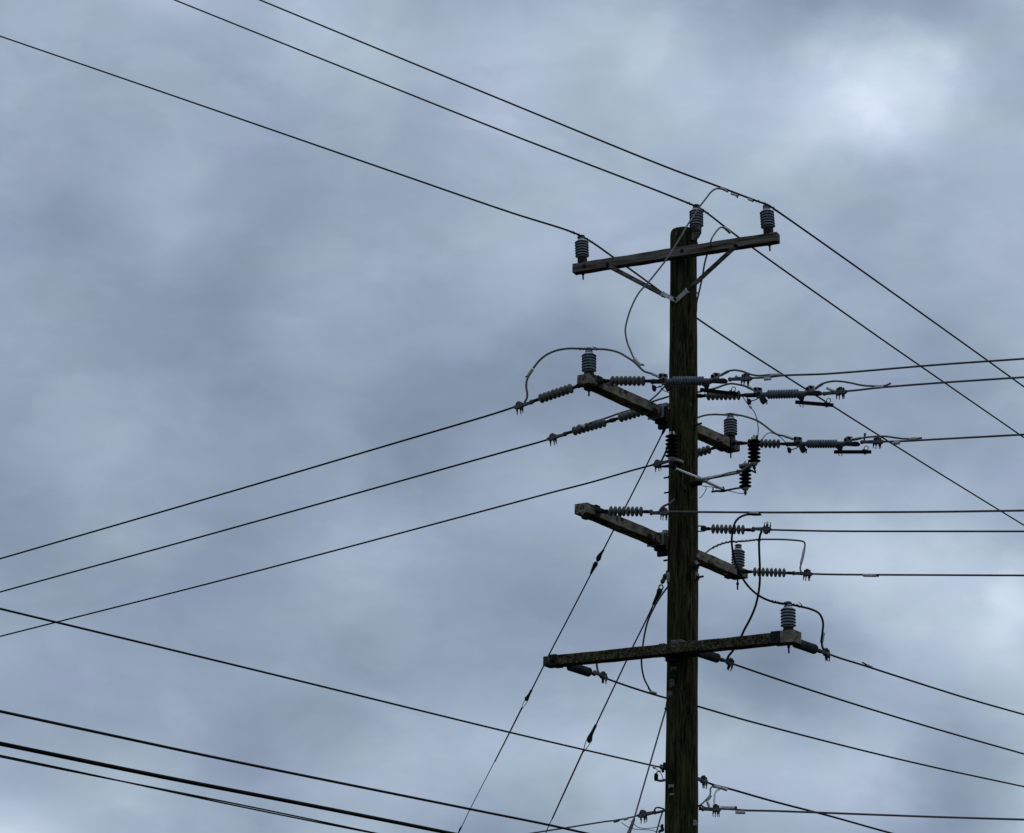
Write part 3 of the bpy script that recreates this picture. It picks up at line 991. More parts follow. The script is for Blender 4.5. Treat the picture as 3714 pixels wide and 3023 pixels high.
place_switch(pl['D6'].p(*q('R5', 1208, 1254)), pl['D6'].p(*q('R6', 752, 1252)), 'ribbed grey switch farthest right of the pole with its blade hanging level', 0.0)
dclamp('D6', 'R6', (985, 1224), 'four-bolt clamp beside an upright stub, right of the level switch blade', 'R6', (1400, 1210), back=('R6', 765, 1250))
# right-going strings of the third arm
dstring('D7', 21.02, -22, 'R8', (750, 364), 'R8', (1128, 370), SI + 'level above the bare boxy left arm end')
dclamp('D7', 'R8', (1425, 382), 'four-bolt clamp at the left edge of the pole with a curled cable tail', 'R8', (1736, 370), back=('R8', 1240, 374))
dstring('D8', 21.92, -22, 'R7', (995, 1108), 'R7', (1370, 1118), SI + 'tied to the pole by an open link')
dclamp('D8', 'R7', (1668, 1112), 'four-bolt clamp turned upside down with its bolts pointing upward', 'S1', (1736, 440), flip=True, back=('R7', 1480, 1120))
dstring('D9', 23.10, -22, 'S1', (825, 955), 'S1', (1192, 967), SI + 'crossed by a dark hanging jumper')
dclamp('D9', 'S1', (1488, 978), 'four-bolt clamp under a square-bent cable with a long sleeve', 'S1', (1736, 985), back=('S1', 1295, 970))
# strings that run away from the lowest arm
dstring('D10', 21.20, 52, 'P', (2888, 2333), 'P', (2952, 2355), 'dark foreshortened ribbed insulator at the right end of the lowest arm')
dclamp('D10', 'P', (2997, 2370), 'four-bolt clamp below the right end of the lowest arm', 'P', (3050, 2389), back=('P', 2970, 2361))
dstring('D11', 22.02, 52, 'S4', (1160, 1272), 'S4', (1385, 1345), 'dark foreshortened ribbed insulator under the lowest arm, touching the right of the pole')
dclamp('D11', 'S4', (1555, 1405), 'four-bolt clamp tilted, below the lowest arm just right of the pole', 'S4', (1736, 1470), yaw=22, back=('S4', 1440, 1365))
dstring('D12', 22.60, 52, 'S3', (586, 582), 'S3', (812, 654), 'dark foreshortened ribbed insulator under the left end of the lowest arm')
dclamp('D12', 'S3', (1000, 706), 'four-bolt clamp under the left half of the lowest arm', 'S3', (1160, 780), back=('S3', 880, 672))


# ------------------------------------------------------------------ surge arresters and their bracket
def make_arrester():
    e = empty('surge_arrester')
    MB().lathe([(.0, .030), (.215, .030)], (0, 0, 0), (0, 0, 1), 16).build('body', M['black'], e)
    for i in range(6):
        MB().lathe([(-.006, .028), (-.004, .058), (0, .063), (.003, .060), (.018, .028)], (0, 0, .016 + i * .0385), (0, 0, 1), 26).build('shed', M['black'], e)
    MB().lathe([(.210, .026), (.214, .029), (.248, .029), (.254, .024)], (0, 0, 0), (0, 0, 1), 16).build('cap', M['sleeve'], e)
    m_ = MB().tube([(0, -.032, .225), (0, -.032, .262)], .008, 6).tube([(0, 0, .25), (0, 0, .272)], .008, 6)
    m_.build('terminal', M['dark'], e)
    m_ = MB().lathe([(-.030, .012), (-.026, .026), (-.008, .036), (0, .034)], (0, 0, 0), (0, 0, 1), 14)
    m_.build('base', M['galv'], e)
    m_ = MB().tube([(0, 0, -.02), (.004, 0, -.075)], .009, 8).tube([(0, 0, -.04), (0, 0, -.058)], .017, 6)
    m_.build('stud', M['dark'], e)
    return e


arr0 = make_arrester()
hubP = at(*q('R7', 838, 478), 21.80)
arr = {}
for key, P, lab in (('AR1', at(*q('R4', 820, 1598), 21.42), 'finned black arrester with pale cap overlapping the left edge of the pole'),
                    ('AR2', at(*q('R5', 817, 1488), 21.40), 'finned black arrester with pale cap right of the pole, upper of the overlapping pair'),
                    ('AR3', at(*q('R7', 1400, 590), 22.25), 'finned black arrester right of the pole, lower of the overlapping pair')):
    o = arr0 if not arr else copy_tree(arr0)
    o.matrix_world = Matrix.Translation(P) @ Matrix.Rotation(R(len(arr) * 40), 4, 'Z')
    tag(o, lab, 'surge arrester', 'finned black arresters on the white bracket')
    arr[key] = P
br = empty('arrester_bracket', hubP, 'three-armed off-white rod bracket reaching out from the pole to the black arresters', 'bracket')


def pts(sh, L_, Ya, Yb=None, anchors=None):
    """survey points to 3-D; depth runs from Ya to Yb along the run (or through anchors: index -> Y)"""
    Yb = Ya if Yb is None else Yb
    xy = [q(*p) if isinstance(p[0], str) else q(sh, *p) for p in L_]
    cum = [0.0]
    for i in range(1, len(xy)):
        cum.append(cum[-1] + math.hypot(xy[i][0] - xy[i - 1][0], xy[i][1] - xy[i - 1][1]))
    an = {0: Ya, len(xy) - 1: Yb}
    an.update(anchors or {})
    ks = sorted(an)
    out = []
    for i, (x, y) in enumerate(xy):
        for a, b in zip(ks, ks[1:]):
            if a <= i <= b:
                t = (cum[i] - cum[a]) / max(cum[b] - cum[a], 1e-6)
                out.append(at(x, y, an[a] + (an[b] - an[a]) * t))
                break
    return out


def part_tube(name, P, rpx, matk, parent, n=10, sub=6, org=None):
    """tube through 3-D points with radii in photograph pixels"""
    S = spline(P, sub)
    if isinstance(rpx, (list, tuple)):
        rs = []
        for i in range(len(S)):
            t = i * (len(rpx) - 1) / max(len(S) - 1, 1)
            k = min(int(t), len(rpx) - 2)
            rs.append((rpx[k] + (rpx[k + 1] - rpx[k]) * (t - k)) * mpp(S[i]))
    else:
        rs = [rpx * mpp(p) for p in S]
    return MB().tube(S, rs, n).build(name, M[matk], parent, org if org is not None else (parent.location if parent else S[0]))


rod1 = pts('R7', [(842, 482), (700, 425), (520, 350)], 21.80, 21.45)
rod2 = pts('R7', [(842, 482), (1000, 455), (1325, 392)], 21.80, 21.42)
rod3 = pts('R7', [(862, 490), (980, 545), (1115, 606)], 21.84, 22.12)
part_tube('rod', rod1, [6.4, 6.0, 5.4], 'fibre_white', br)
part_tube('rod', rod2, [6.0, 6.4, 7.2], 'fibre_white', br)
part_tube('rod', rod3, [6.4, 6.2, 5.6], 'fibre_white', br)
for (sh, a, b, Ya, Yb, r_) in (('R7', (690, 420), (700, 424), 21.65, 21.64, 7.0), ('R7', (790, 458), (800, 462), 21.75, 21.74, 7.2)):
    part_tube('collar', pts(sh, [a, b], Ya, Yb), r_, 'galv', br)
part_tube('hub', pts('R7', [(795, 462), (845, 482), (885, 502)], 21.76, 21.84), [8.4, 9.2, 8.4], 'sleeve', br)
HP, hn = pole_pt(*q('R7', 780, 490))
MB().box((HP + hubP) / 2 + Vector((-.015, 0, -.040)), (.055, -.01, 0), (0, .05, 0), (0, 0, .024), (1, .45)).build('mount', M['dark'], br, br.location, bevel=.008)
part_tube('arm_extension', pts('R7', [(975, 643), (1030, 632), (1120, 632), (1200, 615), (1330, 592), (1400, 598)], 22.05, 22.25), [3.2, 4.0, 4.4, 3.6, 3.4, 4.0], 'dark', br)
part_tube('arm_extension', pts('R7', [(988, 640), (995, 590)], 22.05), 2.4, 'dark', br)
part_tube('clamp_ring', pts('R7', [(1110, 582), (1130, 640)], 22.12), 6.5, 'dark', br)
part_tube('arm_extension', pts('R7', [(1290, 385), (1360, 375), (1420, 330), (1545, 295)], 21.42, 21.40), [6.6, 5.6, 4.6, 4.4], 'metal', br)
part_tube('arm_extension', pts('R7', [(1320, 312), (1400, 300), (1470, 298), (1550, 292)], 21.44, 21.40), [5.4, 6.6, 5.0, 4.6], 'galv', br)
part_tube('hinge_tab', pts('R7', [(1390, 345), (1470, 370), (1535, 405)], 21.42), [3.0, 4.0, 2.6], 'dark', br)
part_tube('hinge_tab', pts('R7', [(1505, 320), (1520, 360), (1530, 402)], 21.40), [3.4, 3.0, 2.6], 'dark', br)
part_tube('arm_extension', pts('R7', [(525, 350), (480, 320), (440, 318), (340, 325), (262, 338)], 21.46, 21.44), [6.5, 8.0, 6.5, 4.0, 3.0], 'dark', br)
part_tube('arm_extension', pts('R7', [(440, 250), (500, 238), (560, 248), (618, 272)], 21.42), [5.0, 6.2, 6.0, 5.4], 'galv', br)
part_tube('arm_extension', pts('R7', [(465, 250), (470, 330)], 21.43), [6.0, 8.0], 'dark', br)
part_tube('arm_extension', pts('R7', [(500, 275), (560, 290), (615, 282)], 21.44), [6.0, 7.0, 5.0], 'black', br)
part_tube('ground_lead', pts('R7', [(530, 365), (640, 420), (760, 462)], 21.40, 21.70), 1.6, 'black', br)
part_tube('ground_lead', pts('R7', [(1300, 380), (1180, 402), (1090, 440), (1000, 468), (930, 492), (895, 522)], 21.38, 21.75), 1.8, 'cable', br)


# ------------------------------------------------------------------ wires and jumpers
def wire(label, P, wpx, matk='cable', name='power_line', cat='wire', group=None, ext=(0, 0), sub=8, n=8, sag=.02):
    """continuous conductor; ext metres carried on beyond the surveyed points at either end"""
    P = [Vector(p) for p in P]
    rm = wpx * (.63 if name in ('power_line', 'communication_cable') else .58) * mpp(P[len(P) // 2])
    S = spline(P, sub)
    for end, dist in ((0, ext[0]), (-1, ext[1])):
        if dist:
            a, b = (S[0], S[1]) if end == 0 else (S[-1], S[-2])
            d = (a - b).normalized()
            for k in range(1, 9):
                t = dist * k / 8
                p = a + d * t
                S.insert(0, p) if end == 0 else S.append(p)
    o = MB().tube(S, rm, n).build(name, M[matk], None, S[0])
    tag(o, label, cat, group)
    return o


def on(o, name, P, rpx, matk, n=8, sub=4):
    return part_tube(name, P, rpx, matk, o, n, sub, o.location)


def wrap(o, P, rpx, turns, amp, matk='cable'):
    """spiral tie wire round a conductor"""
    S = spline(P, 10)
    out = []
    for i, p in enumerate(S):
        d = (S[min(i + 1, len(S) - 1)] - S[max(i - 1, 0)]).normalized()
        a = d.orthogonal().normalized()
        b = d.cross(a)
        t = 2 * math.pi * turns * i / (len(S) - 1)
        out.append(p + (a * math.cos(t) + b * math.sin(t)) * amp * 1.35 * mpp(p))
    return MB().tube(out, rpx * 1.25 * mpp(S[0]), 6).build('tie_wire', M[matk], o, o.location)


def both(c, Lp, hl, Rp, hr):
    """points of a span that bends at an insulator head c"""
    pa, pb = Plane(c, hl), Plane(c, hr)
    return [pa.p(*p) for p in Lp] + [c] + [pb.p(*p) for p in Rp]


def head(key, h=.290):
    return posts[key].matrix_world @ Vector((0, 0, h))


GL = 'top wires over the pole'
c = at(2108, 857, head('PI1').y - .03)
P1 = both(c, [(-200, 64), (0, 132), (906, 444), (1500, 650), (1857, 773), (2060, 837)], 137, [(2155.5, 885), (2224.7, 934), (2322.6, 1004), (2529, 1156), (2673, 1252), (2828, 1352), (3022, 1475), (3188, 1580), (3400, 1713), (3714, 1906)], 58)
w1 = wire('lowest of three long top wires, over the left insulator of the timber arm', P1, 5.6, ext=(14, 25))
c = at(2530, 752, head('PI2').y - .03)
P2 = both(c, [(440, -78), (632, 0), (1245, 246), (1857, 490), (2200, 622), (2400, 699), (2480, 731)], 137, [(2561, 771), (2622, 818), (2722.6, 894), (2900, 1021), (3225, 1250), (3400, 1371), (3714, 1588)], 58)
w2 = wire('middle one of three long top wires, over the insulator at the pole top', P2, 5.6, ext=(14, 25))
c = at(2784, 744, head('PI3').y - .03)
P3 = both(c, [(750, -78), (941, 0), (1400, 190), (1857, 378), (2400, 600), (2613, 680), (2740, 728)], 137, [(2812, 762), (2900, 823), (3240, 1064), (3577, 1305), (3714, 1404)], 58)
w3 = wire('highest of three long top wires, over the right insulator of the timber arm', P3, 5.8, ext=(14, 25))
for o, P, i0 in ((w1, P1, 6), (w2, P2, 7), (w3, P3, 7)):
    c = P[i0]
    a = c + (P[i0 - 1] - c).normalized() * .22
    b = c + (P[i0 + 1] - c).normalized() * .22
    wrap(o, [a, c, b], 1.9, 8, 2.9)
    on(o, 'tie_loop', [c + Vector((.036 * math.cos(t), .034 + .036 * math.sin(t), -.004)) for t in [2 * math.pi * k / 10 for k in range(11)]], 1.9, 'dark')
pa = Plane(P3[7], 137)
for (pp, r_, mk) in (([(745, 278), (790, 300), (830, 322)], 4.8, 'sleeve'), ([(878, 350), (920, 362), (962, 378)], 4.6, 'sleeve'), ([(1092, 418), (1122, 430), (1152, 442)], 5.0, 'sleeve')):
    on(w3, 'connector', [pa.p(*q('R2', x, y + 8)) for x, y in pp], r_, mk)
on(w3, 'cut_tail', [pa.p(*q('R2', *p)) for p in ((900, 370), (940, 390), (955, 412))], 2.2, 'dark')

GR = 'wires leaving to the right'


def rwire(key, L_, wpx, label, ext=18, matk='cable', start=None):
    P = [pl[key].p(*p) for p in L_]
    return wire(label, P, wpx, matk, ext=(0, ext))


w4 = rwire('D4', [(2706, 1373), (2773.6, 1370), (2845.6, 1362.5), (3000, 1356.6), (3400, 1324), (3714, 1302)], 6.2, 'topmost of the six wires leaving level to the right, from the switch crossing the pole', matk='alu')
w5 = rwire('D5', [(3050, 1421), (3100, 1417), (3188, 1407), (3400, 1390), (3714, 1369)], 6.2, 'second wire down of the six leaving to the right, joined by a humped cable', matk='alu')
w6 = rwire('D6', [(3185, 1603), (3260, 1601.5), (3400, 1594), (3714, 1577)], 6.2, 'third wire down of the six leaving to the right, from the farthest right switch', matk='alu')
w7 = rwire('D7', [(2412, 1857), (2800, 1859.5), (3000, 1859), (3400, 1857), (3714, 1852.6)], 6.4, 'level wire crossing in front of the pole, with one pale sleeve', matk='alu')
w8 = rwire('D8', [(2782, 1922), (3000, 1927), (3400, 1928), (3714, 1928)], 5.8, 'level wire right of the upside-down clamp', matk='alu')
w9 = rwire('D9', [(2930, 2081.5), (3000, 2084), (3400, 2086.5), (3714, 2088)], 5.8, 'lowest of the level wires to the right, with a sleeve splice out in the open', matk='alu')
on(w4, 'connector', [pl['D4'].p(*q('R5', *p)) for p in ((1030, 388), (1085, 382), (1145, 376))], 5.4, 'sleeve')
on(w4, 'connector', [pl['D4'].p(*q('R5', *p)) for p in ((945, 436), (985, 434), (1028, 430))], 6.4, 'sleeve')
on(w4, 'stub', [pl['D4'].p(*q('R5', *p)) for p in ((640, 428), (610, 418), (585, 402))], [3, 4, 5.2], 'galv')
on(w5, 'connector', [pl['D5'].p(*q('R6', *p)) for p in ((945, 542), (1000, 540), (1058, 532))], 6.0, 'sleeve')
on(w5, 'stub', [pl['D5'].p(*q('R6', *p)) for p in ((455, 588), (385, 568), (345, 548))], [3.5, 5, 5.6], 'sleeve')
on(w6, 'connector', [pl['D6'].p(*q('R6', *p)) for p in ((1190, 1238), (1228, 1242), (1262, 1238))], 6.4, 'sleeve')
on(w6, 'stub', [pl['D6'].p(*q('R6', *p)) for p in ((815, 1225), (818, 1160), (826, 1120))], [3.2, 3.4, 5.0], 'metal')
on(w7, 'connector', [pl['D7'].p(*q('R7', *p)) for p in ((1448, 900), (1510, 905), (1572, 908))], 5.2, 'sleeve')
on(w7, 'cut_tail', [pl['D7'].p(*q('R7', *p)) for p in ((1565, 918), (1592, 926), (1608, 942))], [3.0, 2.4, .8], 'dark')
on(w9, 'connector', [pl['D9'].p(*p) for p in ((3131, 2088), (3155, 2088.5), (3178, 2089))], 5.2, 'sleeve')
on(w9, 'cut_tail', [pl['D9'].p(*p) for p in ((3176, 2090), (3188, 2091))], 2.6, 'dark')

w10 = rwire('D10', [(3006, 2373.5), (3050, 2389), (3114, 2408.5), (3327, 2477), (3517, 2536.5), (3714, 2592.5)], 5.8, 'highest of three wires descending to the right below the arms, with one small connector')
on(w10, 'connector', [pl['D10'].p(*p) for p in ((3140, 2410), (3151, 2415), (3163, 2421))], [3.2, 4.0, 3.8], 'sleeve')
on(w10, 'cut_tail', [pl['D10'].p(*p) for p in ((3128, 2403), (3136, 2408), (3146, 2414))], 2.6, 'dark')
w11 = rwire('D11', [(2654, 2407), (2665, 2411), (2850.6, 2474.4), (3100, 2555), (3398, 2645.5), (3714, 2735.5)], 5.8, 'middle one of three wires descending to the right below the arms')
w12 = rwire('D12', [(2195, 2460), (2234, 2474.6), (2317.6, 2503), (2400, 2528), (2533, 2563.5), (2700, 2611.8), (3114, 2719), (3398, 2786), (3714, 2854)], 5.8, 'lowest of three wires descending to the right, starting left of the pole')
on(w12, 'connector', [pl['D12'].p(*q('S3', *p)) for p in ((1590, 898), (1625, 906), (1662, 918))], 5.4, 'sleeve')

w13 = wire('highest of three wires running off left from the strain insulators', [pl['D1'].p(*p) for p in ((1878, 1474), (1862, 1478.5), (1800, 1499), (1446, 1604), (871, 1774), (0, 2027.5))], 5.8, ext=(0, 25))
w14 = wire('middle one of three wires running off left, from the chain of two insulators', [pl['D2'].p(*p) for p in ((2000, 1590), (1984, 1596), (1800, 1648), (1489.5, 1735), (800, 1928), (0, 2148))], 5.6, ext=(0, 25))
w15 = wire('lowest of three wires running off left, passing behind the upper guy wire', [pl['D3'].p(*p) for p in ((2380, 1684), (2300, 1705), (2144, 1750), (2000, 1787.4), (1857, 1826), (871, 2088), (0, 2309))], 5.4, ext=(0, 25))

# wires of the lower left
pc = Plane(at(2399, 2785, 21.95), 180 + 52)
w16 = wire('single wire descending from the left edge to a small bracket on the pole', [pc.p(*p) for p in ((2405, 2786), (2350, 2773.6), (2200, 2739), (1857, 2659), (871, 2418), (0, 2208.7))], 5.4, ext=(0, 15))
pc17 = Plane(at(2420, 3088, 21.9), 180 + 52)
w17 = wire('thin wire above the thick cable at the lower left', [pc17.p(*p) for p in ((2425, 3089), (2125, 3023), (1990.6, 2993), (1707, 2936), (871, 2767), (600, 2710), (0, 2580.7))], 7.2, ext=(0, 12), name='communication_cable', cat='cable')
pc18 = Plane(at(2420, 3186, 21.8), 180 + 52)
w18 = wire('thick black cable at the lower left, heaviest of all the lines', [pc18.p(*p) for p in ((2425, 3187), (1637, 3024), (1100, 2917), (600, 2820.5), (0, 2698))], 11.6, 'black', ext=(0, 12), name='communication_cable', cat='cable')
pc19 = Plane(at(2420, 3240, 21.8), 180 + 52)
base19 = [pc19.p(*p) for p in ((2425, 3243), (1385, 3028), (1306, 3012), (600, 2867), (0, 2743))]
w19 = empty('twisted_cable', base19[0], 'loosely twisted cable just below the thick black cable', 'cable')
S19 = spline(base19, 60)
d_ = (S19[-1] - S19[-2]).normalized()
S19 += [S19[-1] + d_ * (12 * k / 12) for k in range(1, 13)]
cum = 0
st = [[], []]
for i, p in enumerate(S19):
    if i:
        cum += (p - S19[i - 1]).length
    t = cum * 1.5 + .9 * math.sin(cum * .7)
    off = Vector((.35 * math.cos(t), 0, math.sin(t))) * (.0075 + .003 * math.sin(cum * .6))
    st[0].append(p + off)
    st[1].append(p - off)
for k in (0, 1):
    MB().tube(st[k], 2.6 * mpp(S19[len(S19) // 3]), 8).build('strand', M['black' if k else 'cable'], w19, w19.location)

pc20 = Plane(at(2408, 2936, 21.95), 140)
w20 = wire('short wire rising from the bottom edge to the lowest clamp left of the pole', [pc20.p(*p) for p in ((2318, 2957.5), (2295, 2963.7), (2229, 2976.7), (2200, 2980), (2049, 3004), (1928, 3023), (1700, 3060))], 4.6, 'alu', ext=(0, 15))
on(w20, 'connector', [pc20.p(*q('S5', *p)) for p in ((95, 1668), (128, 1662), (158, 1650))], 5.0, 'metal')
on(w20, 'connector', [pc20.p(*q('S5', *p)) for p in ((218, 1640), (245, 1636), (270, 1624))], 5.0, 'sleeve')
pl['D20'] = pc20
place_clamp(pc20.p(*q('S5', 452, 1585)), pc20.p(*q('S5', 100, 1660)) - pc20.p(*q('S5', 452, 1585)), 'four-bolt clamp lowest on the left of the pole, crossed by a slanting guy', back=pc20.p(*q('S5', 620, 1530)))
lk = empty('link', pc20.p(*q('S5', 660, 1515)), 'open steel link between the lowest left clamp and the pole', 'link')
MB().tube(spline([pc20.p(*q('S5', *p)) for p in ((600, 1560), (612, 1505), (640, 1492), (720, 1512), (735, 1530), (700, 1545), (640, 1560), (600, 1562))], 5), 3.0 * mpp(lk.location), 6).build('loop', M['dark'], lk, lk.location)
part_tube('eye_bolt', [pc20.p(*q('S5', *p)) for p in ((640, 1550), (690, 1540), (745, 1520))], [4.5, 4, 4.5], 'metal', lk)

pc21 = Plane(at(2532, 2829, 22.0), 50)
pl['D21'] = pc21
w21 = wire('wire descending right from the clamp touching the pole, lower right', [pc21.p(*p) for p in ((2548, 2832), (2590.7, 2848), (2635, 2859), (2800, 2906), (3000, 2958), (3233, 3023), (3500, 3093))], 6.2, ext=(0, 15))
place_clamp(pc21.p(*q('S6', 1075, 465)), pc21.p(*q('S6', 1430, 580)) - pc21.p(*q('S6', 1075, 465)), 'four-bolt clamp touching the right side of the pole near the bottom', back=pc21.p(*q('S6', 960, 440)))
on(w21, 'connector', [pc21.p(*q('S6', *p)) for p in ((1220, 545), (1275, 560), (1330, 575))], 6.0, 'sleeve')
on(w21, 'connector', [pc21.p(*q('S6', *p)) for p in ((1340, 572), (1385, 590), (1428, 604))], 6.4, 'sleeve')
pc22 = Plane(at(2532, 2930, 21.95), -10)
pl['D22'] = pc22
w22 = wire('nearly level wire at the lower right, with two end-to-end sleeves', [pc22.p(*p) for p in ((2600, 2934), (2668, 2937), (2703, 2940), (2800, 2942), (3114, 2953.6), (3400, 2964), (3714, 2973.5))], 6.0, 'alu', ext=(0, 15))
on(w22, 'connector', [pc22.p(*q('S6', *p)) for p in ((1335, 885), (1440, 888), (1560, 890))], 6.6, 'sleeve')
on(w22, 'connector_tail', [pc22.p(*q('S6', *p)) for p in ((1555, 880), (1590, 885))], 5.0, 'dark')
on(w22, 'connector', [pc22.p(*q('S6', *p)) for p in ((1568, 952), (1640, 956), (1718, 956))], 6.6, 'sleeve')
place_clamp(pc22.p(*q('S6', 1270, 908)), Vector((1, -.17, 0)), 'four-bolt clamp lower right of the pole, with a bent pale cable above', back=pc22.p(*q('S6', 1080, 890)))
lk = empty('link', pc22.p(*q('S6', 1020, 880)), 'short eye link between the pole and the lower right clamp', 'link')
MB().tube(spline([pc22.p(*q('S6', *p)) for p in ((975, 862), (1030, 850), (1090, 880), (1150, 890), (1190, 905), (1120, 905), (1040, 912), (1000, 915))], 5), 3.0 * mpp(lk.location), 6).build('loop', M['dark'], lk, lk.location)
part_tube('eye', [pc22.p(*q('S6', *p)) for p in ((1012, 868), (1020, 885), (1022, 918))], [3.4, 5.4, 5.4], 'dark', lk)

# open link of the second arm string on the pole's right
lk = empty('link', pl['D8'].p(*q('R7', 840, 1105)), 'open rectangular steel link holding a strain insulator to the right side of the pole', 'link')
MB().tube(spline([pl['D8'].p(*q('R7', *p)) for p in ((915, 1104), (890, 1076), (860, 1073), (800, 1076), (788, 1105), (800, 1134), (860, 1136), (890, 1132), (915, 1106))], 5), 2.6 * mpp(lk.location), 6).build('loop', M['metal'], lk, lk.location)

# ---- jumpers
def jumper(label, P, wpx, matk='jump', sub=8):
    return wire(label, P, wpx, matk, name='jumper_cable', cat='jumper cable', sub=sub, n=10)


def Yp(key, s, x, y):
    return pl[key].p(*q(s, x, y)).y


yW3 = pa.p(*q('R2', 800, 310)).y
j2y = 21.0
yT4 = Yp('D4', 'R4', 690, 575)
J1 = pts('R2', [(815, 325), (760, 302), (690, 296), (630, 330), (560, 415), (480, 520), (400, 645), (330, 745), (250, 885), (160, 1030), (60, 1185), ('R1', 1330, 1340), ('R1', 1215, 1480),
                ('P', 2316, 1065), ('P', 2289, 1118), ('P', 2272, 1172), ('R4', 236, 0), ('R4', 243, 70), ('R4', 266, 165), ('R4', 305, 260), ('R4', 345, 345), ('R4', 420, 425)], yW3, 20.85, {10: 21.15})
j1 = jumper('long jumper looping down across the timber arm and bulging left of the pole', J1, 5.6)
on(j1, 'connector', pts('R4', [(345, 355), (390, 405), (428, 440)], 20.83), 8.2, 'sleeve')
on(j1, 'cut_tail', pts('R4', [(425, 435), (445, 428), (475, 438)], 20.82), [3.6, 3.4, 3.0], 'dark')

yD1 = Yp('D1', 'R3', 360, 905)
hp4 = head('PI4', .298)
J2 = pts('R3', [(352, 908), (385, 850), (390, 790), (378, 720), (380, 650), (397, 595), (430, 540), (470, 470), (540, 380), (640, 300), (760, 250), (900, 226), (1050, 228), (1160, 232), (1280, 232),
                (1400, 240), (1540, 275), (1640, 330), (1736, 395), ('R4', 410, 455), ('R4', 470, 510), ('R4', 560, 540), ('R4', 610, 562), ('R4', 665, 588)], yD1, yT4, {13: hp4.y - .01})
j2 = jumper('jumper arching high over the insulator on the left tip of a spotted arm', J2, 6.8)
on(j2, 'connector', pts('R3', [(462, 480), (425, 530), (392, 585)], yD1 - .3, yD1 - .25), 6.0, 'sleeve')
on(j2, 'cut_tail', pts('R3', [(398, 575), (366, 582)], yD1 - .26), 3.0, 'dark')
on(j2, 'terminal_lug', pts('R4', [(575, 545), (620, 562), (668, 585)], yT4 + .02, yT4), 5.6, 'sleeve')
wrap(j2, pts('R3', [(1035, 228), (1160, 228), (1275, 232)], hp4.y, hp4.y), 1.8, 7, 3.4)
on(j2, 'cut_tail', pts('R3', [(1275, 225), (1240, 212), (1215, 200)], hp4.y), [2.2, 1.8, 1.0], 'dark')

yW2 = Plane(P2[7], 58).p(*q('R2', 800, 790)).y
J3 = pts('R2', [(850, 838), (800, 796), (745, 784), (695, 825), (650, 890), (622, 945), (575, 1110), (540, 1240), (515, 1390), (488, 1520), (460, 1640), (440, 1736), ('R4', 1130, -250), ('R4', 1060, 150), ('R4', 950, 450),
                ('R4', 800, 640), ('R4', 720, 715), ('R4', 640, 800), ('R4', 545, 884)], yW2, 22.35, {5: 22.05, 11: 22.3, 14: 22.4})
j3 = jumper('jumper dropping from the middle top wire and passing behind the pole', J3, 5.6)
on(j3, 'connector', [Plane(P2[7], 58).p(*q('R2', *p)) for p in ((775, 775), (815, 808), (858, 850))], 5.2, 'sleeve')
yT5 = Yp('D5', 'R5', 840, 580)
yD2 = Yp('D2', 'R3', 1100, 1220)
J5 = pts('R3', [(1030, 1188), (1100, 1195), (1220, 1150), (1360, 1108), (1550, 1042), (1700, 995), ('R4', 450, 940), ('R4', 575, 895), ('R4', 690, 858), ('R4', 800, 826), ('R4', 1000, 790), ('R4', 1160, 772), ('R5', 140, 596),
                ('R5', 200, 580), ('R5', 350, 545), ('R5', 430, 515), ('R5', 520, 494), ('R5', 640, 510), ('R5', 730, 535), ('R5', 825, 580)], yD2 - .06, yT5, {7: 22.5, 11: 22.3, 13: 21.7})
j5 = jumper('jumper lying along the two chained insulators, then running behind the pole', J5, 6.4)
on(j5, 'connector', pts('R3', [(1025, 1190), (1080, 1200), (1110, 1215)], yD2 - .07), 6.4, 'sleeve')
on(j5, 'terminal_lug', pts('R5', [(725, 530), (780, 556), (828, 580)], yT5 + .02, yT5), 5.6, 'sleeve')

yT6 = Yp('D6', 'R5', 1340, 1190)
hp5 = head('PI5', .300)
yD3 = Yp('D3', 'R7', 345, 250)
J6 = pts('R7', [(345, 250), (372, 195), (400, 130), ('R4', 800, 1380), ('R4', 960, 1200), ('R5', 50, 945), ('R5', 105, 922), ('R5', 200, 892), ('R5', 320, 882), ('R5', 440, 886), ('R5', 520, 884), ('R5', 620, 890), ('R5', 740, 918),
                ('R5', 860, 963), ('R5', 960, 1030), ('R5', 1050, 1100), ('R5', 1110, 1135), ('R5', 1200, 1155), ('R5', 1310, 1190)], yD3, yT6, {4: 22.9, 10: hp5.y - .01})
j6 = jumper('jumper over the upright insulator beside the black arresters, from behind the pole', J6, 6.2)
on(j6, 'terminal_lug', pts('R5', [(1200, 1155), (1260, 1172), (1312, 1192)], yT6), 5.6, 'sleeve')
wrap(j6, pts('R5', [(445, 886), (520, 880), (615, 890)], hp5.y), 1.8, 6, 3.2)

yE4 = Yp('D4', 'R5', 390, 385)
J7 = pts('R5', [(385, 395), (440, 362), (500, 335), (570, 324), (680, 343), (780, 380), (870, 393), (960, 388), (1040, 380), (1145, 372)], yE4, Yp('D4', 'R5', 1145, 372))
j7 = jumper('short humped jumper above the clamp of the switch crossing the pole', J7, 6.4)
on(j7, 'terminal_lug', pts('R5', [(385, 392), (440, 364), (495, 336)], yE4), 5.6, 'sleeve')
yE5 = Yp('D5', 'R6', 185, 570)
J8 = pts('R6', [(185, 568), (240, 525), (290, 494), (400, 466), (500, 464), (640, 484), (780, 514), (900, 524), (1050, 522), (1100, 512), (1150, 488)], yE5, Yp('D5', 'R6', 1100, 520))
j8 = jumper('humped jumper with a frayed end above the second wire to the right', J8, 6.4)
on(j8, 'terminal_lug', pts('R6', [(180, 572), (240, 525), (290, 495)], yE5), 5.4, 'sleeve')
yE6 = Yp('D6', 'R6', 660, 1198)
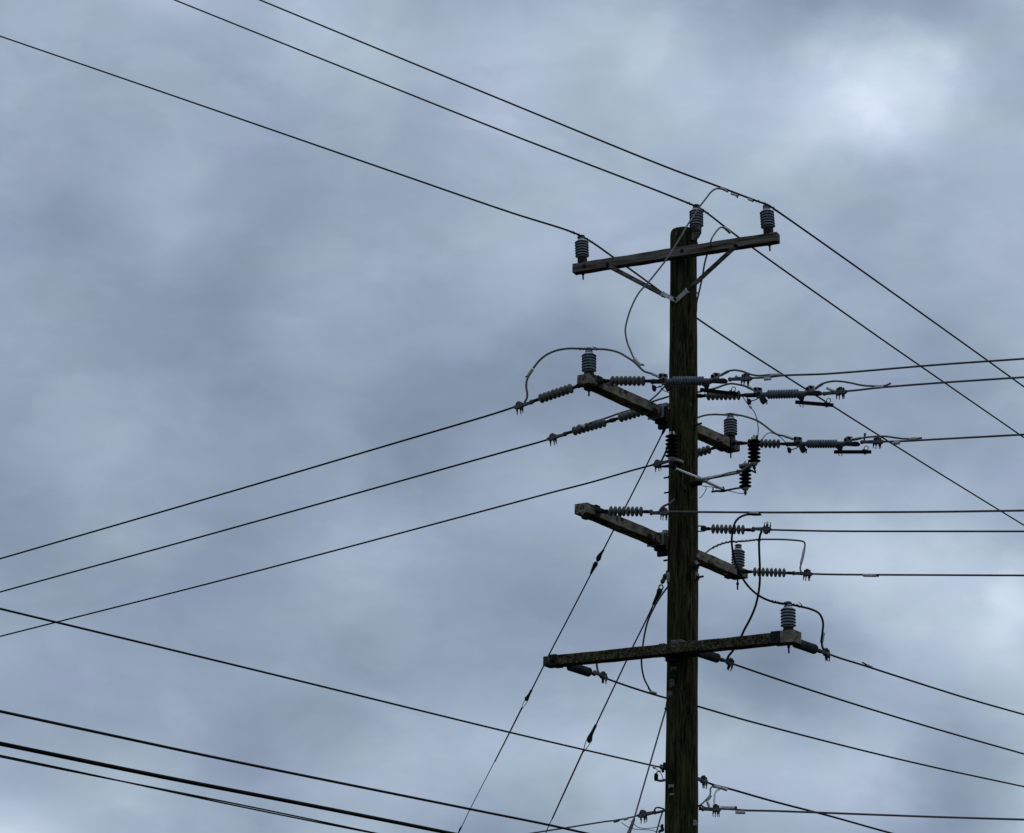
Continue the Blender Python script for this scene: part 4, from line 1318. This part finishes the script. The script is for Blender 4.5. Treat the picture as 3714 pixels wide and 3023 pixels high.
J9 = pts('R6', [(640, 1200), (750, 1185), (860, 1168), (1000, 1158), (1100, 1160), (1200, 1174), (1300, 1187), (1430, 1188), (1540, 1178)], yE6, Yp('D6', 'R6', 1500, 1180))
j9 = jumper('nearly flat jumper above the level switch blade, far right', J9, 6.2)
on(j9, 'terminal_lug', pts('R6', [(645, 1200), (710, 1192), (768, 1178)], yE6), 5.6, 'sleeve')
on(j9, 'connector', pts('R6', [(1375, 1192), (1430, 1188), (1486, 1184)], Yp('D6', 'R6', 1430, 1188)), 6.4, 'sleeve')

hp6 = head('PI6', .302)
yD9 = Yp('D9', 'S1', 1420, 965)
J10 = pts('S1', [(120, 780), (205, 716), (280, 660), (390, 608), (510, 578), (620, 572), (730, 565), (870, 547), (1000, 545), (1180, 547), (1320, 556), (1410, 566), (1448, 582), (1457, 615), (1450, 662), (1430, 745), (1408, 850),
                 (1398, 900), (1405, 945), (1425, 968)], 22.95, yD9, {5: hp6.y})
j10 = jumper('jumper bent square at its right end, over an insulator on the third arm', J10, 5.6)
on(j10, 'connector', pts('S1', [(1448, 668), (1430, 760), (1406, 852)], yD9), 5.0, 'sleeve')
wrap(j10, pts('S1', [(285, 655), (450, 590), (620, 570), (780, 558), (910, 546)], 22.8, hp6.y - .05, {2: hp6.y}), 1.6, 14, 3.0)

hp7 = head('PI7', .298)
yw7 = Yp('D7', 'S1', 800, 220)
yD10 = pl['D10'].p(2990, 2362).y
J11 = pts('S1', [(900, 234), (820, 236), (740, 232), (650, 260), (590, 312), (558, 385), (540, 480), (535, 570), (545, 680), (570, 800), (620, 930), (700, 1080), (790, 1185), (900, 1268), (1040, 1328), (1180, 1355), (1250, 1362),
                 (1400, 1392), (1540, 1428), (1630, 1475), (1675, 1550), (1686, 1640), ('S2', 1335, 620), ('S2', 1330, 680), ('S2', 1320, 790), ('S2', 1330, 860), ('S2', 1350, 905)], yw7, yD10, {10: 20.6, 16: hp7.y - .01})
j11 = jumper('longest hanging jumper, curving from the level wire down over the lowest insulator', J11, 7.0, 'cable')
on(j11, 'connector', pts('S2', [(1342, 680), (1330, 740), (1320, 800)], yD10), 6.8, 'sleeve')
wrap(j11, pts('S1', [(1040, 1325), (1150, 1350), (1260, 1360), (1400, 1390)], hp7.y), 1.8, 9, 3.4)
on(j11, 'cut_tail', pts('S1', [(1420, 1385), (1400, 1355), (1370, 1338)], hp7.y), [2.0, 1.6, 1.2], 'cable')
yD8 = Yp('D8', 'S1', 900, 460)
yD11 = Yp('D11', 'S2', 130, 1010)
J12 = pts('S1', [(912, 440), (893, 490), (880, 560), (880, 680), (885, 800), (890, 950), (886, 1100), (870, 1230), (835, 1380), (770, 1540), (690, 1690), ('S2', 310, 720), ('S2', 255, 820), ('S2', 200, 908), ('S2', 150, 970), ('S2', 125, 1022)], yD8, yD11, {11: 22.1})
j12 = jumper('dark hanging jumper from the upside-down clamp to behind the lowest arm', J12, 7.2, 'cable')
yC12 = Yp('D12', 'S3', 1620, 905)
J13 = pts('S4', [(790, 420), (765, 455), (680, 570), (592, 720), (520, 880), (476, 1060), (455, 1200), (440, 1360), (448, 1490), (480, 1620), (535, 1730), ('S3', 1570, 862), ('S3', 1605, 892)], 22.0, yC12, {6: 22.6})
j13 = jumper('jumper hanging left of the pole behind the lowest arm, next to a guy wire', J13, 5.8)
J14 = pts('S3', [(905, 470), (918, 555), (926, 620), (950, 682)], Yp('D12', 'S3', 950, 680) - .05, Yp('D12', 'S3', 950, 680))
j14 = jumper('short cable stub dropping behind the lowest arm to its left clamp', J14, 6.6)
yC7 = Yp('D7', 'R7', 340, 860)
J15 = pts('R7', [(512, 736), (450, 785), (385, 815), (345, 845), (325, 880), (345, 905)], yC7 - .05, yC7)
j15 = jumper('pale curled cable tail above the clamp at the left edge of the pole', J15, 7.6)
P16 = pts('S6', [(1255, 572), (1210, 562), (1180, 590), (1182, 640), (1175, 680), (1150, 730), (1110, 765), (1060, 815), (985, 866)], pc21.p(*q('S6', 1250, 560)).y, 21.95)
j16 = jumper('short cable bent down to the pole beside two sleeves, lower right', P16, 5.0)
on(j16, 'connector', pts('S6', [(1185, 690), (1155, 735), (1125, 765)], 22.0), 6.0, 'sleeve')
on(j16, 'connector_tail', pts('S6', [(1125, 770), (1145, 830), (1165, 875)], 21.97), [3.4, 5.0, 4.0], 'sleeve')
P17 = pts('S6', [(1325, 600), (1285, 615), (1255, 660), (1243, 740), (1242, 820), (1255, 880)], pc21.p(*q('S6', 1325, 590)).y, pc22.p(*q('S6', 1255, 880)).y)
j17 = jumper('pale bent cable between the two lowest right-hand clamps', P17, 6.0, 'sleeve')

# ---- thin leads
def lead(label, P, wpx=2.8, matk='cable'):
    return wire(label, P, wpx, matk, name='ground_lead', cat='thin wire', sub=8, n=6)


l1 = lead('thin drooping lead from the switch crossing the pole to the left arrester', pts('R4', [(660, 692), (690, 725), (730, 760), (785, 782), (825, 840), (850, 910), (862, 1000), (850, 1120), (830, 1270)], Yp('D4', 'R4', 660, 690), 21.40))
l2 = lead('thin lead bowing out with a small ring, down to the upper right arrester', pts('R5', [(670, 655), (740, 755), (820, 855), (855, 955), (868, 1060), (858, 1205)], Yp('D5', 'R5', 670, 650), 21.38), 3.0)
RG = at(*q('R5', 770, 792), Yp('D5', 'R5', 770, 700) - .02)
MB().tube([RG + Vector((.011 * math.cos(t), 0, .011 * math.sin(t))) for t in [2 * math.pi * k / 12 for k in range(13)]], .003, 6).build('ring', M['metal'], l2, l2.location)
l3 = lead('thin lead arching up beside the ribs of a strain insulator', pts('R5', [(880, 1280), (920, 1195), (960, 1142), (1012, 1114), (1080, 1128), (1150, 1170), (1215, 1236)], 22.4, Yp('D6', 'R5', 1210, 1235)), 2.8)
l4 = lead('hair-thin lead dangling under the white bracket beside the pole', pts('R7', [(840, 555), (870, 568), (898, 572), (908, 600), (880, 660), (850, 700), (822, 718)], 21.85, 21.95), 2.2)
l5 = lead('hair-thin lead under the lowest arrester of the bracket', pts('R7', [(880, 570), (960, 578), (1100, 610), (1220, 635), (1320, 660), (1385, 662)], 21.9, 22.24), 2.2)
l6 = lead('hair-thin drooping lead at the bottom, upper of two left of the pole', pts('S6', [(-60, 1090), (0, 1140), (60, 1188), (180, 1206), (330, 1190), (425, 1160)], 22.1, 21.95), 2.2)
l7 = lead('hair-thin drooping lead at the bottom, lower of two left of the pole', pts('S6', [(-200, 1110), (-100, 1180), (0, 1214), (200, 1226), (290, 1238), (345, 1262)], 22.1, 22.0), 2.2)

# ---- small hardware low on the pole
ub = empty('cable_bracket', pc.p(*q('S6', 455, 262)), 'small dark bolted bracket holding a wire at the left edge of the pole', 'bracket')
m_ = MB()
pb = ub.location
m_.box(pb, (.035, -.01, -.008), (0, .02, 0), (0, 0, .022)).box(pb + Vector((.012, -.01, .028)), (.018, 0, -.004), (0, .015, 0), (0, 0, .016)).box(pb + Vector((-.005, -.01, -.035)), (.012, 0, 0), (0, .012, 0), (0, 0, .018), (.6, .6))
m_.box(pb + Vector((.055, -.01, -.01)), (.04, 0, -.008), (0, .02, 0), (0, 0, .02))
m_.build('body', M['dark'], ub, ub.location, bevel=.006)
part_tube('tab', pts('S6', [(395, 225), (420, 250), (445, 262)], 21.85), [1.5, 4, 3], 'galv', ub)
dv = empty('line_fitting', at(*q('S6', 342, 420), 21.85), 'small black capsule on a bent loop of wire left of the pole', 'line fitting')
part_tube('capsule', pts('S6', [(345, 352), (342, 370), (340, 440), (340, 470)], 21.85), [4.0, 7.4, 7.6, 5.5], 'black', dv)
part_tube('loop', pts('S6', [(345, 360), (352, 338), (385, 322), (440, 312)], 21.85, 21.84), 2.0, 'dark', dv)
part_tube('arm', pts('S6', [(345, 455), (390, 468), (440, 465), (490, 448)], 21.85, 21.9), [3.4, 4.4, 4.6, 4.0], 'metal', dv)
part_tube('tie_wire', pts('S6', [(305, 250), (330, 275), (400, 335), (432, 390), (450, 450), (470, 480)], 21.8, 21.86), 1.5, 'metal', dv)
part_tube('wire_clip', pts('S6', [(290, 245), (312, 262), (330, 272)], 21.8), [4.2, 5.6, 4.4], 'sleeve', dv)
hw = empty('pole_eye', at(*q('S6', 430, 1200), 21.95), 'dark eye fitting at the bottom edge left of the pole', 'line fitting')
part_tube('body', pts('S6', [(440, 1140), (430, 1180), (440, 1230), (400, 1245), (385, 1275)], 21.95), [4, 6, 6, 5, 4], 'dark', hw)

# ------------------------------------------------------------------ guy wires
def guy(label, L_, Yst, hd, name='guy_wire', wpx=5.4, matk='cable', to_ground=True):
    pln = Plane(at(*q(*L_[0]), Yst), hd)
    P = [pln.p(*q(*p)) for p in L_]
    return pln, P


HG = 180 - 28
g1p, P = guy('', [('R4', 740, 1215), ('R4', 700, 1300), ('R8', 1080, 20), ('R8', 655, 850)], 22.16, HG)
g1 = empty('guy_wire', P[0], 'guy wire slanting down left from beneath the spotted arm, farther from the pole', 'guy wire', 'slanting guy wires')
part_tube('cable', P, 2.7, 'cable', g1, 8)
part_tube('top_grip', [g1p.p(*q('R4', *p)) for p in ((745, 1205), (722, 1255), (700, 1305))], [6, 6, 3.5], 'dark', g1)
part_tube('grip', [g1p.p(*q('R8', *p)) for p in ((660, 848), (630, 890), (605, 930), (590, 965), (578, 1000))], [3.6, 5.0, 8.2, 9.4, 3.2], 'dark', g1)
part_tube('grip', [g1p.p(*q('R8', *p)) for p in ((572, 1002), (555, 1032), (535, 1070), (515, 1110), (495, 1155))], [5.0, 9.2, 7.0, 5.4, 4.0], 'dark', g1)
part_tube('cable', [g1p.p(*p) for p in (q('R8', 500, 1150), q('S3', 545, 0), q('S3', 310, 450), q('S3', 245, 585), q('S3', 95, 885))], 2.6, 'cable', g1, 8)
part_tube('grip', [g1p.p(*q('S3', *p)) for p in ((98, 878), (70, 930), (50, 965), (36, 990), (28, 1020))], [4.2, 4.4, 6.0, 8.6, 3.5], 'dark', g1)
part_tube('bail', [g1p.p(*q('S7', *p)) for p in ((882, 335), (862, 370), (848, 425))], 1.2, 'cable', g1, 6)
part_tube('bail', [g1p.p(*q('S7', *p)) for p in ((912, 345), (885, 385), (848, 432))], 1.2, 'cable', g1, 6)
part_tube('cable', [g1p.p(*q('S7', *p)) for p in ((850, 415), (720, 675), (560, 990))], [3.0, 2.7, 2.4], 'cable', g1, 8)
end = [g1p.p(*q('S7', *p)) for p in ((560, 985), (300, 1490), (205, 1690), (180, 1740))]
d_ = (end[-1] - end[-2]).normalized()
while end[-1].z > 0:
    end.append(end[-1] + d_ * .5)
part_tube('cable', end, 1.5, 'cable', g1, 8)
part_tube('grip', [g1p.p(*q('S7', *p)) for p in ((215, 1665), (200, 1690), (180, 1735), (150, 1800))], [2.4, 3.8, 2.4, 2.4], 'cable', g1, 8)

g2p, P = guy('', [('S4', 590, 672), ('S3', 1535, 10), ('S3', 1370, 340), ('S3', 1290, 515), ('S3', 1160, 790), ('S3', 908, 1320)], 22.25, HG)
g2 = empty('guy_wire', P[0], 'guy wire slanting down left with chained shackles touching the pole', 'guy wire', 'slanting guy wires')
part_tube('cable', P, 2.8, 'cable', g2, 8)
part_tube('shackle', [g2p.p(*q('S4', *p)) for p in ((775, 245), (765, 262), (755, 285))], [5, 6, 4.5], 'metal', g2)
part_tube('shackle', [g2p.p(*q('S4', *p)) for p in ((745, 285), (735, 315), (725, 345), (705, 385), (698, 412))], [5.5, 8.6, 7.0, 8.8, 4.0], 'metal', g2)
ring_c = g2p.p(*q('S4', 685, 452))
part_tube('ring', [g2p.p(*q('S4', 685 + 26 * math.cos(t), 455 + 30 * math.sin(t))) for t in [2 * math.pi * k / 12 for k in range(13)]], 2.6, 'dark', g2, 6)
part_tube('grip', [g2p.p(*q('S4', *p)) for p in ((680, 470), (668, 500), (650, 545), (620, 605), (586, 676))], [8.0, 10.5, 8.0, 6.2, 4.8], 'dark', g2)
part_tube('grip', [g2p.p(*q('S3', *p)) for p in ((908, 1318), (875, 1385), (850, 1435), (835, 1470), (825, 1510), (822, 1545))], [5.0, 5.6, 6.6, 9.0, 11.0, 5.0], 'dark', g2)
part_tube('bail', [g2p.p(*q('S3', *p)) for p in ((790, 1510), (768, 1570), (752, 1655))], 1.5, 'cable', g2, 6)
part_tube('bail', [g2p.p(*q('S3', *p)) for p in ((840, 1540), (800, 1600), (755, 1660))], 1.5, 'cable', g2, 6)
part_tube('cable', [g2p.p(*q('S7', *p)) for p in ((1492, 870), (1350, 1180), (1165, 1585))], [3.2, 3.0, 2.8], 'cable', g2, 8)
end = [g2p.p(*q('S7', *p)) for p in ((1166, 1580), (1130, 1655), (1098, 1736))]
d_ = (end[-1] - end[-2]).normalized()
while end[-1].z > 0:
    end.append(end[-1] + d_ * .5)
part_tube('cable', end, 1.7, 'cable', g2, 8)

HG3 = 180 + 60
g3p = Plane(pole_pt(*q('S5', 762, 200), .03)[0], HG3)
P = [g3p.p(*q('S5', *p)) for p in ((748, 250), (545, 950), (345, 1640))]
g3 = empty('guy_wire', P[0], 'pale guy wire slanting down close in front of the lower left edge of the pole', 'guy wire', 'slanting guy wires')
part_tube('cable', P, 3.0, 'alu', g3, 8)
part_tube('top_grip', [g3p.p(*q('S5', *p)) for p in ((785, 110), (770, 170), (755, 235), (740, 250))], [6, 6.5, 5.5, 4.0], 'metal', g3)
end = [g3p.p(*q('S5', *p)) for p in ((345, 1640), (310, 1736), (270, 1840))]
d_ = (end[-1] - end[-2]).normalized()
part_tube('sleeve', end, [5.5, 6.6, 8.0], 'metal', g3, 10)
end = [end[-1], end[-1] + d_ * .1]
while end[-1].z > 0:
    end.append(end[-1] + d_ * .5)
part_tube('cable', end, 3.0, 'alu', g3, 8)
g4p = Plane(at(*q('S6', 440, 950), 22.15), 180 + 60)
P = [g4p.p(*q('S6', *p)) for p in ((442, 940), (400, 1070), (360, 1215), (340, 1290))]
d_ = (P[-1] - P[-2]).normalized()
while P[-1].z > 0:
    P.append(P[-1] + d_ * .5)
g4 = empty('guy_wire', P[0], 'short visible guy wire dropping off the bottom edge beside the pole', 'guy wire', 'slanting guy wires')
part_tube('cable', P, 2.9, 'alu', g4, 8)

# the first of each kind also carries its own pose; make sure everything is evaluated
bpy.context.view_layer.update()
